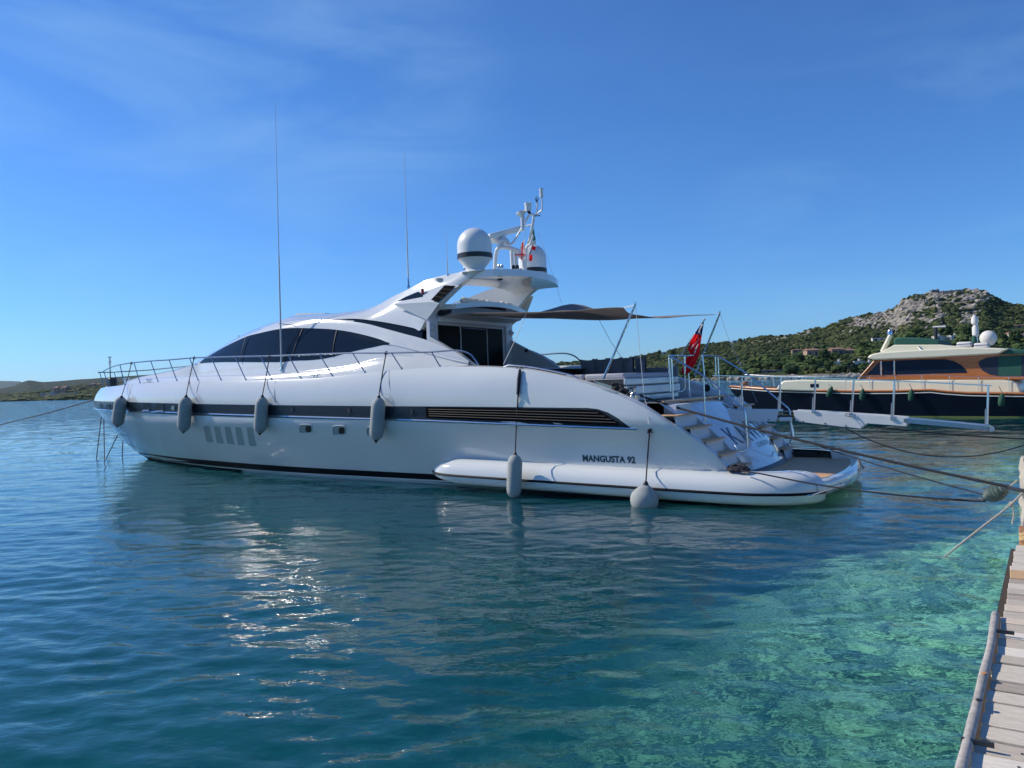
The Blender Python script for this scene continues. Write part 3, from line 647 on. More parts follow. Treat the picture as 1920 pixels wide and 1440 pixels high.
# ---- cockpit: floor, bulwark insides, seating
def yin(s): return hb(s, ztop(s))-.22
S = [2.78+i*.255 for i in range(27)]
mb = MB(); mb.grid([[(s, yin(s)+.02, 1.98), (s, -yin(s)-.02, 1.98)] for s in S]); mb.build('cockpit_floor', 'teak_grey', yacht)
for sg in (1, -1):
    S2 = [1.5+i*.1 for i in range(70)]
    rows = [[(s, sg*hb(s, ztop(s)), ztop(s)), (s, sg*(hb(s, ztop(s))-.10), ztop(s)+.035), (s, sg*(yin(s)+.04), ztop(s)+.02), (s, sg*yin(s), ztop(s)-.04), (s, sg*(yin(s)-.01), 1.95 if s > 3.2 else .44)] for s in S2]
    MB().grid(rows).build('bulwark_cap', 'gelcoat', yacht, ang=50)
# sun pad block facing aft: stacked mouldings with dark reveals
x0 = 3.62; yl, yr_ = 2.30, -.80
for k, (za, zb, dx) in enumerate(((2.0, 2.13, 0.05), (2.15, 2.33, .0), (2.36, 2.50, .03))):
    mb = MB(); P = [(x0+dx+.02*((y-.7)**2)*.3, y) for y in [lerp(yl, yr_, i/12) for i in range(13)]]
    poly = [(a, b, za) for a, b in P]+[(6.0, yr_, za), (6.0, yl, za)]
    mb.prism(poly, (0, 0, zb-za)); mb.build('sunpad_moulding', 'gelcoat', yacht, bevel=.02)
MB().prism([(x0+.10, yl, 2.0), (x0+.10, yr_+.06, 2.0), (5.9, yr_+.06, 2.0), (5.9, yl, 2.0)], (0, 0, .49)).build('sunpad_core', 'black', yacht, smooth=False)
for k, (a, b) in enumerate(((3.75, 4.7), (4.74, 5.9))):
    MB().box(((a+b)/2, .75, 2.56), (b-a, 2.9, .12)).build('sunpad_cushion', 'cushion_light', yacht, bevel=.04)
PL = ['leftmost', 'second from the left', 'middle', 'second from the right', 'rightmost']
for k in range(5):
    mb = MB(); cx = 6.6-.40*k; cyy = -1.72+.03*k; w2 = .24; A = .25*k; rows = []
    for i in range(7):
        u = -1+i/3; r = []
        for j in range(7):
            v = -1+j/3; th = .09*(1-u*u)**.6*(1-v*v)**.6 if abs(u) < 1 and abs(v) < 1 else 0
            r.append((cx+u*w2*math.cos(A)*(1+.15*v*v), cyy+u*w2*math.sin(A)*.3-th, 2.80+v*w2*(1+.18*u*u)))
        rows.append(r)
    r2 = [[(p[0], 2*cyy-p[1], p[2]) for p in r] for r in rows]
    mb.grid(rows); mb.grid(r2); solo(mb, 'pillow', 'cushion', 'grey square pillow on the cockpit bench, '+PL[k]+' of five', 'pillow', (cx, cyy, 2.55), Y, 'grey pillows on the cockpit bench', ang=60, weld=True)
MB().box((6.0, -1.95, 2.42), (3.2, .55, .40)).build('bench', 'cushion', yacht, bevel=.06)
MB().box((5.9, -2.2, 2.62), (3.4, .14, .30)).build('bench_back', 'cushion', yacht, bevel=.05)
MB().box((7.2, .9, 2.62), (1.0, 1.2, .05)).build('cockpit_table', 'gelcoat_matt', yacht, bevel=.02)
# ---- transom: garage door with lettering, stairs on both sides
def tr(y, z):
    t = (z-.45)/1.53; return 1.22+.10*(y/1.5)**2+1.60*t-.16*math.sin(math.pi*clamp(t))
rows = [[(tr(y, z), y, z) for z in [lerp(.45, 1.985, j/10) for j in range(11)]]+[(3.1, y, 2.0)] for y in [lerp(1.5, -1.5, i/14) for i in range(15)]]
trn = MB().grid(rows).build('transom', 'gelcoat', yacht, ang=60)
rows = [[(tr(y, z)+dx, y, z) for z, dx in ((.44, -.02), (.47, -.03), (.52, .0))] for y in [lerp(1.52, -1.52, i/14) for i in range(15)]]
MB().grid(rows).build('transom_gasket', 'black', trn)
for sg in (1, -1):
    MB().add([(tr(1.5, z), sg*1.5, z) for z in [lerp(.45, 1.985, j/10) for j in range(11)]]+[(3.1, sg*1.5, 2.0), (3.1, sg*1.5, .4)], [tuple(range(13))]).build('stair_side', 'gelcoat_matt', yacht, smooth=False)
    st = [(1.36, .70), (1.60, .95), (1.87, 1.22), (2.15, 1.48), (2.43, 1.74)]
    prev = .44
    for i, (sx, z) in enumerate(st):
        nx = st[i+1][0] if i < 4 else 2.8; ye = hb(sx, min(z, ztop(sx)-.06))-.07
        MB().add([(sx-.02, sg*ye, prev), (sx+.03, sg*ye, z-.03), (sx+.03, sg*1.5, z-.03), (sx-.02, sg*1.5, prev)], [(0, 1, 2, 3)]).build('stair_riser', 'interior_white', yacht, smooth=False)
        t = MB().box(((sx+nx)/2-.02, sg*(ye+1.51)/2, z-.012), (nx-sx+.08, ye-1.51, .03)).build('stair_tread', 'teak', yacht, bevel=.008)
        MB().lathe([(0, -.01), (.035, -.01), (.035, .012), (0, .015)], (sx+.06, sg*1.505, z-.16), ax=(0, sg, 0), n=12).build('step_light', 'dark_gear', yacht)
        prev = z
    MB().add([(2.48, sg*2.56, 1.74), (2.85, sg*2.56, 1.98), (2.85, sg*1.5, 1.98), (2.48, sg*1.5, 1.74)], [(0, 1, 2, 3)]).build('stair_riser', 'interior_white', yacht, smooth=False)
for sg in (1, -1): MB().box((2.68, sg*1.94, 1.78), (.26, .86, .30)).build('stair_landing', 'interior_white', yacht, smooth=False)
MB().tube([(2.86, 2.3, 1.985), (2.80, 1.2, 1.985), (2.78, 0, 1.985), (2.80, -1.2, 1.985), (2.86, -2.3, 1.985)], .03, 6).build('deck_nosing', 'teak', yacht)
A0 = Y.un(1368, 824, x=1.9); 
def onT(px, py):
    q = Y.lr(px, py); k = 12.
    while k < 30:
        p = Y.o+q*k
        if p.x > tr(clamp(p.y, -1.5, 1.5), clamp(p.z, .4, 2.0)): return p
        k += .01
    return p
c0 = onT(1378, 832); c1 = onT(1446, 811); c2 = onT(1366, 812)
yA, yB = c0.y, c1.y; zA = (c0.z+c1.z)/2; hh = .34
mo = text_mesh('transom_name', 'KAWAII', 1, 'letter_chrome', lambda x, y: Vector((x, y, 0)), trn, space=1.25)
mX = max(v.co.x for v in mo.data.vertices); mY = max(v.co.y for v in mo.data.vertices)
for v in mo.data.vertices:
    y = lerp(yA+.02, yB-.1, v.co.x/mX); z = zA-.02+hh*v.co.y/mY; v.co = Vector((tr(y, z)-.012, y, z))
d0 = onT(1420, 835); d1 = onT(1441, 829)
mo = text_mesh('transom_port', 'LONDON', 1, 'letter_chrome', lambda x, y: Vector((x, y, 0)), trn)
mX = max(v.co.x for v in mo.data.vertices); mY = max(v.co.y for v in mo.data.vertices)
for v in mo.data.vertices:
    y = lerp(d0.y, d1.y, v.co.x/mX); z = d0.z-.03+.09*v.co.y/mY; v.co = Vector((tr(y, z)-.012, y, z))
# ------------------------------------------------------------------ motor yacht: rails, domes, mast, aerials
def yr(s, z=0): return hb(min(s, 28.0), ztop(min(s, 28.0)))-.12
rail_px = [(897, 684), (885, 667), (870, 659), (850, 657), (807, 660), (720, 662), (656, 662), (500, 667.5), (422, 669), (362, 671), (315, 675), (282, 677), (242, 681), (220, 685)]
rp = [Y.hit(a, b, yr) for a, b in rail_px]
zr = tab(sorted([(p.x, p.z) for p in rp[4:]]+[(26.5, 3.50), (28.0, 3.48)]))
P1 = rp[:5]; s0 = rp[4].x
for i in range(1, 40): s = lerp(s0, 27.4, 1-(1-i/39)**1.3); P1.append(Vector((s, yr(s), zr(s))))
P1 += [Vector((27.75, yr(27.4)*.72, 3.48)), Vector((27.95, .35, 3.48))]
full = cat_rom(P1, 3)+[Vector((27.98, 0, 3.48))]
loop = full+[Vector((p.x, -p.y, p.z)) for p in full[::-1]]
rail = MB().tube(loop, .021, 8).build('deck_rail', 'steel_rail', yacht)
st_px = [((809, 660), (827, 687.5)), ((734, 662), (755, 691)), ((661, 662), (686, 699)), ((599, 667.5), (625, 706)), ((541, 667.5), (566, 711)), ((489, 669), (511, 712.5)), ((441, 670), (462.5, 712.5)), ((396, 671.5), (416, 712)), ((355.5, 673), (373, 712)), ((317, 675), (333, 712.5)), ((282.6, 677), (297.6, 714)), ((251, 680.6), (264, 715)), ((225, 684), (234, 714))]
for a, b in st_px:
    A, B = Y.hit(*a, yr), Y.hit(*b, yr); A.z = zr(A.x) if A.x < 26 else A.z; A.y = yr(A.x); B = Vector((B.x, yr(B.x)+.02, ztop(B.x)))
    for sg in (1, -1):
        a_, b_ = Vector((A.x, sg*A.y, A.z)), Vector((B.x, sg*B.y, B.z))
        o = MB().tube([a_, b_], .016, 6).build('stanchion', 'steel_rail', yacht); MB().lathe([(.035, 0), (.035, .01), (.018, .02), (.016, .06)], b_, n=8).build('stanchion_foot', 'steel_rail', o)
for a, b, c in ((27.35, yr(27.35)*.95, 27.05), (27.8, .3, 27.45)):
    for sg in (1, -1): MB().tube([(a, sg*b, 3.47), (c, sg*b, 2.80)], .016, 6).build('stanchion', 'steel_rail', yacht)
# toe rail on the quarter, cleats
for sg in (1, -1):
    P = []
    for i in range(15):
        s = lerp(6.5, 4.55, i/14); P.append((s, sg*(hb(s, ztop(s))-.10), ztop(s)+.07+(0 if 0 < i < 14 else -.05)))
    MB().tube(P, .02, 8).build('quarter_rail', 'steel', yacht)
for a, b in ((280, 714), (592, 707)):
    p = Y.hit(a, b, lambda s, z: yr(s)+.0); z = ztop(p.x)+.0
    for sg in (1, -1):
        mb = MB(); y_ = sg*yr(p.x); c = mb.tube([(p.x-.16, y_, z+.10), (p.x+.16, y_, z+.10)], .022, 8).build('cleat', 'steel', yacht)
        for dx in (-.06, .06): MB().tube([(p.x+dx, y_, z-.02), (p.x+dx, y_, z+.10)], .02, 8).build('cleat_post', 'steel', c)
        MB().box((p.x, y_+sg*.03, z+.012), (.42, .18, .012)).build('cleat_plate', 'recess', c, bevel=.004)
# windlass, bow lantern, bow fittings
p = Y.un(206, 680, y=.3)
bl = MB().tube([(p.x, .3, 2.75), (p.x, .3, p.z)], .022, 6).build('bow_lantern_post', 'dark_gear', yacht)
MB().lathe([(.0, -.1), (.03, -.1), (.05, .05), (.055, .06), (.03, .08), (.03, .2), (.07, .2), (.07, .24), (0, .25)], (p.x, .3, p.z), n=12).build('lantern', 'white_paint', bl)
MB().lathe([(.16, 0), (.16, .1), (.09, .16), (.09, .28), (.15, .32), (.15, .36), (0, .36)], (26.4, 0, 2.84), n=16).build('windlass', 'steel', yacht)
MB().box((27.45, 0, 3.02), (.30, .25, .42)).build('anchor_roller', 'black', yacht, bevel=.03)
# satellite domes
def dome(px, py, y, r, zb, zt, stalk):
    c = Y.un(px, py, y=y); c = Vector((c.x, y, 0))
    prof = [(r*.52, zb-.20), (r*.55, zb-.06), (r*.93, zb+.14)]
    d = MB().lathe(prof+[(r, zb+.2)], c, n=32).build('dome_base', 'white_paint', yacht)
    MB().lathe([(r*1.015, zb+.18), (r*1.015, zb+.30)], c, n=32).build('dome_band', 'black', d)
    R = [(r, zb+.29)]; h = zt-zb-.29; sh = h-r*1.02
    R += [(r, zb+.29+sh*k) for k in (.33, .66, 1)]+[(r*math.cos(t), zb+.29+sh+r*1.02*math.sin(t)) for t in [k*math.pi/16 for k in range(1, 8)]]+[(0.001, zt)]
    MB().lathe(R, c, n=32).build('radome', 'white_paint', d)
    MB().lathe([(r*.82, zb-.17), (r*.70, zb-.12), (r*.56, zb-.08)], c, n=24).build('dome_pedestal', 'gelcoat', d)
dome(890, 470, 1.5, .44, 5.46, 6.42, 0); dome(998, 480, -1.5, .40, 5.42, 6.42, 0)
# radar and light mast
def T3(L_, y=None): return [Y.un(p[0], p[1], y=(p[2] if len(p) > 2 else y)) for p in L_]
mast = MB().tube(cat_rom(T3([(928, 508, .35), (929.5, 480, .35), (934, 466, .35), (946, 463.5, .2), (962, 467, -.1), (974, 472, -.35), (979, 480, -.4), (983, 508, -.4)]), 5), .055, 10).build('radar_mast', 'white_paint', yacht)
MB().tube(cat_rom(T3([(948, 459, .3), (957, 458, .2), (963, 453, .1), (976, 432, 0), (989, 408, 0), (994, 402.5, 0), (1000, 402, 0)]), 5), .032, 8).build('mast_tube', 'white_paint', mast)
MB().tube(cat_rom(T3([(1001, 403, 0), (999, 420, 0), (994, 445, -.1), (989, 462, -.3)]), 4), .036, 8).build('mast_tube', 'white_paint', mast)
MB().tube(cat_rom(T3([(1000, 440, .1), (994, 458, .1), (988, 464, .1), (986, 506, .1)]), 4), .026, 8).build('mast_tube', 'white_paint', mast)
MB().tube(T3([(983, 424, 0), (996.5, 422, 0)]), .024, 8).build('mast_crossbar', 'white_paint', mast)
MB().tube(T3([(959, 470, -.1), (961, 505, -.1)]), .05, 8).build('mast_leg', 'white_paint', mast)
MB().tube(T3([(966, 473, -.2), (969, 505, -.2)]), .05, 8).build('mast_leg', 'white_paint', mast)
a, b = T3([(917, 444, .6), (978, 428, -.4)]); m = (a+b)/2; d_ = (b-a).normalized(); u_ = Vector((0, 0, 1)); s_ = d_.cross(u_).normalized(); u_ = s_.cross(d_)
rb = MB().box(m, ((b-a).length, .13, .15), ax=(d_, s_, u_)).build('radar_scanner', 'white_paint', mast, bevel=.04)
MB().lathe([(.17, 0), (.17, .05), (.12, .12), (.08, .14), (.06, .24)], Y.un(944, 456, y=.2), n=20).build('scanner_base', 'white_paint', mast)
MB().box(Y.un(928, 448, y=.3)+Vector((0, 0, -.02)), (.30, .3, .16)).build('searchlight', 'white_paint', mast, bevel=.05)
MB().lathe([(.07, -.07), (.10, -.03), (.10, .03), (.07, .08), (.02, .1)], Y.un(938, 458, y=.25), ax=(-.8, .6, 0), n=16).build('horn_bell', 'steel', mast)
hd = Y.un(979, 405, y=0); MB().tube([hd+Vector((0, 0, -.4)), hd+Vector((0, 0, -.08))], .045, 8).build('camera_stalk', 'white_paint', mast)
MB().lathe([(.0, -.10), (.05, -.10), (.06, .0), (.13, .08), (.13, .11), (0, .11)], hd, ax=(.35, .0, 1), n=12).build('camera_head', 'white_paint', mast)
hd = Y.un(990, 388.5, y=0); MB().lathe([(.085, -.11), (.09, .05), (.10, .06), (.10, .11), (0, .12)], hd, n=14).build('anchor_light', 'white_paint', mast)
MB().tube([hd+Vector((0, 0, -.11)), Y.un(991, 397, y=0), Y.un(995, 402, y=0)], .035, 8).build('light_bracket', 'black', mast)
MB().tube(cat_rom(T3([(1003, 404, 0), (1006.5, 399, 0), (1007.5, 392, 0), (1006.5, 380, 0)]), 4), .022, 8).build('aerial_fork', 'white_paint', mast)
for dx in (-3.2, 0, 3.2): MB().tube(T3([(1006.5, 380, 0), (1006.5+dx, 368 if dx == 0 else 371, 0)]), .010, 5).build('wind_vane', 'black', mast)
MB().tube(cat_rom(T3([(1004, 403, 0), (1011, 398, 0), (1016, 393, 0), (1016.5, 385, 0), (1015, 364, 0)]), 4), .020, 8).build('aerial_fork', 'white_paint', mast)
MB().lathe([(.05, -.12), (.05, .05), (.055, .06), (.055, .10), (0, .11)], Y.un(1015, 361, y=0), n=12).build('gps_head', 'white_paint', mast)
MB().tube(T3([(1003, 405, 0), (1013, 404, 0)]), .014, 6).build('wind_arm', 'black', mast)
for px, py in ((872, 507), (936, 503), (941, 503), (970, 504), (963, 504)): MB().lathe([(.05, 0), (.05, .06), (.03, .1), (0, .1)], Y.un(px, py, y=.2), n=10).build('mast_light', 'dark_gear' if px in (970, 963) else 'steel', yacht)
# whip aerials
def whip(base, top, y, r0, yt=None):
    A, B = Y.un(*base, y=y), Y.un(*top, y=y if yt is None else yt)
    o = MB().tube([A, A.lerp(B, .2), A.lerp(B, .42), A.lerp(B, .43), B], [r0, r0*.9, r0*.8, r0*.5, r0*.16], 8).build('whip_aerial', 'gelcoat_matt', yacht)
    MB().lathe([(r0*2.2, -.05), (r0*2.2, .03), (r0*1.3, .06), (r0*1.3, .28)], A, n=10).build('aerial_foot', 'steel', o); return o
w1 = whip((528, 693), (516, 191), 1.98, .026); whip((766, 538), (758, 285), -.5, .022); whip((840, 532), (837, 433), 1.58, .016)
MB().tube([Y.un(523, 606.5, y=1.98), Y.un(551, 610, y=1.72), Y.un(556, 612.5, y=1.66)], .012, 6).build('aerial_bracket', 'steel', w1)
p = Y.un(824, 534, y=1.6); MB().lathe([(.02, 0), (.02, .12), (.12, .14), (.12, .16), (0, .18)], p, n=14).build('gps_mushroom', 'white_paint', yacht)
MB().lathe([(.03, 0), (.03, .04), (0, .05)], Y.un(448, 631.5, y=.8), n=8).build('roof_fitting', 'steel', yacht)
# flags at the mast
def cloth(name, m, pts_l, pts_r, amp=.04, n=10, parent=None, y=0):
    """hanging cloth between two edge lines"""
    rows = []
    for i in range(n+1):
        t = i/n; a = Vector(pts_l[0]).lerp(Vector(pts_l[1]), t); b = Vector(pts_r[0]).lerp(Vector(pts_r[1]), t)
        rows.append([a.lerp(b, j/8)+Vector((.3, 1, 0))*amp*math.sin(j*1.35+t*2.2) for j in range(9)])
    mb = MB(); mb.grid(rows); return rows, mb
cf = thing('courtesy_flag', 'white courtesy flag with a red cross hanging from the mast', 'flag', Y.un(983, 450, y=.3), Y)
P = T3([(983, 449, .3), (987, 478, .3), (980, 490, .3), (968, 478, .3)])
mb = MB(); rows = []
for i in range(7):
    t = i/6; a = P[0].lerp(P[3], t); b = P[1].lerp(P[2], t); rows.append([a.lerp(b, j/6)+Vector((0, .03*math.sin(j+i), 0)) for j in range(7)])
mb.grid(rows).build('cloth', 'flag_white', cf)
MB().tube([P[0].lerp(P[1], .1).lerp(P[3], .1)+Vector((0, .05, 0)), P[2]+Vector((0, .05, .03))], .016, 5).build('cross', 'flag_red', cf)
MB().tube([P[1]+Vector((0, .05, 0)), P[3]+Vector((0, .05, 0))], .016, 5).build('cross', 'flag_red', cf)
MB().tube(T3([(983, 452, .3), (986, 424, .1)]), .004, 4).build('halyard', 'rope_pale', cf)
nf = thing('national_flag', 'small green, white and red flag folded on the mast halyard', 'flag', Y.un(1002, 440, y=-.2), Y)
for L_, mm in (([(1001, 430), (1004.5, 450), (1002, 453), (999.5, 438)], 'flag_green'), ([(998, 452), (1004, 450), (1005, 458), (998, 460)], 'flag_white'), ([(999, 461), (1005, 463), (1003, 470), (998.5, 468)], 'flag_red'), ([(994, 479), (998.5, 478), (998, 488), (994, 490)], 'flag_red')):
    MB().prism(T3([(a, b, -.2) for a, b in L_]), (0, .05, 0)).build('cloth', mm, nf)
MB().tube(T3([(999, 460, -.2), (993, 478, -.2)]), .014, 5).build('halyard', 'black', nf)
MB().tube(T3([(1008, 437, -.5), (1022, 470, -.9), (1053, 568, 0.2)]), .004, 4).build('mast_stay', 'steel', yacht)
# ------------------------------------------------------------------ awning on two raked poles
aw = thing('sun_awning', 'taupe fabric sun awning stretched from the hardtop to two raked poles', 'awning', (3.8, 0, 2.5), Y)
Na, Fa = Y.un(1170, 577, y=2.2), Y.un(1340, 588.5, y=-2.5)
EN = cat_rom([Y.un(838, 588, y=1.72), Y.un(987, 586, y=1.95), Y.un(1100, 579.5, y=2.05), Na], 8)
EF = cat_rom([Vector((8.5, -1.7, 4.36)), Y.un(1130, 599, y=-1.95), Y.un(1230, 594, y=-2.2), Fa], 8)
Pk = Y.un(1054, 568.5, y=0)
rows = []
n_ = 24
for i in range(n_+1):
    u = i/n_; e0 = EN[int(round(u*24))].copy(); e1 = EF[int(round(u*24))].copy(); r = []
    for j in range(n_+1):
        v = j/n_; p = e0.lerp(e1, v); p.x += .55*4*v*(1-v)*u*u; p.x += (.5*4*v*(1-v))*(-1)*(1-u)*0
        p.z -= .10*4*v*(1-v)*u
        p.z += .34*math.exp(-((u-.42)**2/.02+(v-.45)**2/.06))
        p.z += .015*math.sin(u*9+v*14); r.append(p)
    rows.append(r)
shell(MB(), rows, (0, 0, -.012)).build('canvas', 'awning', aw, ang=60)
for (b, t, y) in (((1131, 711), (1191, 571), 2.5), ((1303, 705), (1350, 587), -2.5)):
    B_, T_ = Y.un(*b, y=y), Y.un(*t, y=y)
    pl = MB().tube([B_, T_], .024, 10).build('pole', 'steel', aw); MB().lathe([(.03, 0), (.03, .05), (0, .06)], T_, n=10).build('pole_cap', 'steel', pl)
MB().tube([Na, Y.un(1191, 572, y=2.5)], .010, 6).build('tie_rope', 'flag_white', aw)
MB().tube([Fa, Y.un(1350, 588, y=-2.5)], .008, 5).build('tie_rope', 'flag_white', aw)
MB().tube(T3([(987, 587, 1.8), (972, 625, 2.05), (944, 683, 2.3)]), .008, 5).build('tie_rope', 'flag_white', aw)
MB().tube(T3([(1123, 599, -1.9), (1145, 640, -2.2), (1170, 677, -2.6)]), .007, 5).build('tie_rope', 'steel', aw)
MB().tube(T3([(1351, 589, -2.5), (1360, 618, -2.7), (1368, 640, -2.8), (1420, 755, -2.6)]), .005, 5).build('guy_line', 'steel', aw)
MB().tube(T3([(1192, 577, 2.5), (1197, 630, 2.55), (1208, 745, 2.62), (1213, 762, 2.72), (1216, 795, 3.0)]), .006, 5).build('guy_line', 'flag_white', aw)
# ensign on its raked staff
en = thing('ensign', 'red ensign with a blue canton drooping from a raked staff at the stern', 'flag', Y.un(1262, 690, y=-.3), Y)
sb_, stp = Y.un(1263, 688, y=-.3), Y.un(1321, 598.5, y=-.3)
MB().tube([sb_, stp], .022, 8).build('staff', 'steel', en); MB().lathe([(0, -.04), (.035, 0), (0, .04)], stp, n=10).build('finial', 'white_paint', en)
sdir = (stp-sb_)
def fl(px, py, k=0): return Y.un(px, py, y=-.3+k)
L0 = [(1317, 606), (1309, 617), (1301, 632), (1291, 650), (1288, 658), (1294, 662), (1287, 672), (1283, 685), (1279, 699)]
R0 = [(1320, 603), (1318, 620), (1317, 634), (1313, 650), (1311, 660), (1307, 670), (1303, 683), (1297, 694), (1291, 703)]
rows = []
for i, (a, b) in enumerate(zip(cat_rom([fl(*p) for p in L0], 3), cat_rom([fl(*p) for p in R0], 3))):
    rows.append([a.lerp(b, j/10)+Vector((0, 1, 0))*.07*math.sin(j*1.25+i*.35)*min(1, i/6) for j in range(11)])
mb = MB(); mb.grid(rows[5:]).build('cloth', 'flag_red', en, ang=80); MB().grid(rows[:6]).build('canton', 'flag_blue', en, ang=80)
def fpt(i, j, e=.008):
    return Vector(rows[i][j])+Vector((0, e+.012, 0))
for I in (((1, 2), (5, 7)), ((1, 8), (5, 2)), ((6, 6), (10, 4)), ((8, 8), (13, 7)), ((9, 5), (12, 8)), ((11, 7), (15, 6))):
    (a, b), (c, d) = I; n = 4; MB().tube([fpt(int(round(lerp(a, c, k/n))), int(round(lerp(b, d, k/n)))) for k in range(n+1)], .011, 5).build('stripe', 'flag_white', en)
P = [fl(1291, 690), fl(1310, 697), fl(1309, 704), fl(1290, 700)]
# ------------------------------------------------------------------ passerelle and its hand rails
gw = thing('gangway', 'white folding gangway reaching from the transom to the quay with steel hand rails', 'gangway', (3.0, -.9, 1.5), Y)
def G(px, py, y): return Y.un(px, py, y=y)
YG, YF = -.62, -1.12
def beam(name, top, bot, m='white_paint', parent=gw, y0=YG, w=.09):
    P = [G(a, b, y0) for a, b in top]+[G(a, b, y0) for a, b in bot[::-1]]
    return MB().prism(P, (0, -w, 0)).build(name, m, parent, smooth=False, bevel=.006)
for y0 in (YG, YF+.09):
    s = Vector((0, y0-YG, 0))
    def bm_(name, top, bot, m='white_paint'):
        P = [G(a, b, YG)+s for a, b in top]+[G(a, b, YG)+s for a, b in bot[::-1]]
        return MB().prism(P, (0, -.07, 0)).build(name, m, gw, smooth=False, bevel=.006)
    bm_('side_beam', [(1347, 768), (1400, 768.5), (1459, 769)], [(1353, 774), (1384, 790), (1457, 790.5)])
    bm_('side_beam', [(1487, 769.5), (1540, 772), (1600, 776), (1650, 779), (1700, 783)], [(1492, 790), (1540, 796), (1613, 803.5), (1626, 794), (1700, 799.5)])
rows = [[G(a, b, YG-.02), G(a, b, YG-.02)+Vector((0, -.46, 0))] for a, b in ((1349, 771), (1400, 771.5), (1459, 772), (1487, 772.5), (1540, 775), (1600, 779), (1650, 782), (1700, 786))]
MB().grid(rows).build('walkway', 'teak_grey', gw)
rows = [[G(a, b, YG)+Vector((0, -.5*k, dz)) for k, dz in ((0, -.0), (0, -.09), (1, -.09), (1, 0), (0, 0))] for a, b in ((1694, 784.5), (1775, 791.5), (1852, 799))]
MB().grid(rows).build('telescopic_section', 'steel_rail', gw, smooth=False)
MB().lathe([(.03, 0), (.06, .02), (.06, .08), (.03, .10)], G(1858, 803, YG)+Vector((0, -.02, -.02)), ax=(0, -1, 0), n=16).build('wheel', 'flag_white', gw)
MB().tube([G(1462, 786, YG), G(1485, 786, YG)], .05, 10).build('hinge_tube', 'white_paint', gw)
MB().box(G(1473, 781, YG-.1), (.30, .2, .05)).build('hinge_plate', 'dark_gear', gw, smooth=False)
MB().tube([G(1483, 792, YG-.1), G(1487, 818, YG-.1)], .03, 8).build('support_leg', 'steel', gw)
for x, y in ((1384, 787), (1400, 787), (1441, 788), (1457, 789), (1495, 791), (1506, 791.5), (1547, 795), (1586, 799)): MB().lathe([(.0, 0), (.016, 0), (.016, .012), (0, .014)], G(x, y-1, YG)+Vector((0, .0, 0)), ax=(0, 1, 0), n=8).build('bolt', 'dark_gear', gw)
for (t, b) in (((1463, 707), (1462, 769)), ((1529, 709), (1526, 771)), ((1601, 712), (1597, 778)), ((1677, 715), (1674, 785)), ((1853, 723), (1851, 798)), ((1391, 706), (1391, 766))):
    A, B = G(*t, YG), G(*b, YG); pp = MB().tube([A, B], .020, 8).build('rail_post', 'steel', gw)
    MB().tube([A.lerp(B, .58)+Vector((.035, 0, 0)), B+Vector((.035, 0, 0))], .012, 6).build('folding_strut', 'steel', pp)
    MB().box(B+Vector((0, .01, .0)), (.10, .05, .05)).build('post_foot', 'steel', pp, bevel=.008)
hr = cat_rom([G(a, b, YG) for a, b in ((1336, 704), (1391, 705.5), (1463, 706.5), (1529, 708.5), (1601, 711.5), (1677, 714), (1760, 718), (1859, 723))], 3)
o = MB(); 
o.grid([[p+Vector((0, .02, .012)), p+Vector((0, .02, -.012)), p+Vector((0, -.02, -.012)), p+Vector((0, -.02, .012))] for p in hr], cv=True).build('hand_rail', 'steel', gw)
MB().tube([G(1595, 781, YG)+Vector((0, .03, 0)), G(1586, 779, YG)+Vector((0, .1, 0)), G(1587, 775, YG)+Vector((0, .1, 0)), G(1600, 777, YG)+Vector((0, .04, 0))], .008, 5).build('lashing', 'black', gw)
# stern hand rails on the yacht
def railp(name, L_, y, r=.019, m='steel'): return MB().tube([Y.un(p[0], p[1], y=p[2] if len(p) > 2 else y) for p in L_], r, 8).build(name, m, yacht)
railp('stern_hand_rail', [(1257, 668, 1.3), (1321, 706, 1.3), (1395, 766, 1.3), (1397, 775, 1.3), (1402, 836, 1.3), (1400, 843, 1.32), (1390, 847, 1.4), (1381, 843, 1.45), (1376, 836, 1.45)], 1.3, .022)
railp('stern_hand_rail', [(1254, 667, 1.35), (1290, 667, .3), (1300, 666, .1)], 1.3, .018)
railp('stern_hand_rail', [(1316, 667, -.7), (1346, 667.5, -1.3), (1400, 700, -1.3), (1478, 765, -1.3), (1481, 770, -1.3), (1484, 820, -1.35), (1480, 832, -1.38), (1468, 833, -1.45)], -1.3, .020)
for (a, b, y) in (((1254, 670), (1257, 735), 1.35), ((1259, 669), (1262, 749), 1.2), ((1319, 706), (1322, 790), 1.3), ((1317, 667), (1321, 710), -.6), ((1341, 669), (1342, 706), -1.2), ((1346, 669), (1349, 760), -1.3), ((1284, 668), (1284, 700), .4)): railp('rail_post', [a, b], y, .019)
railp('seat_rail', [(1284, 703, -.6), (1284.5, 725, -.6), (1283, 731, -.6), (1278, 734, -.55), (1270, 735, -.5)], 0, .016)
railp('flag_socket', [(1291, 700, -.2), (1293, 745, -.2)], 0, .017); railp('socket_sleeve', [(1293, 732, -.2), (1293.5, 744, -.2)], 0, .035, 'flag_white')
MB().add([Y.un(a, b, y=-.9)+Vector((-.02, 0, .02)) for a, b in ((1333, 761), (1352, 757.5), (1367, 766), (1343, 767))], [(0, 1, 2, 3)]).build('gangway_port', 'black', yacht, smooth=False)
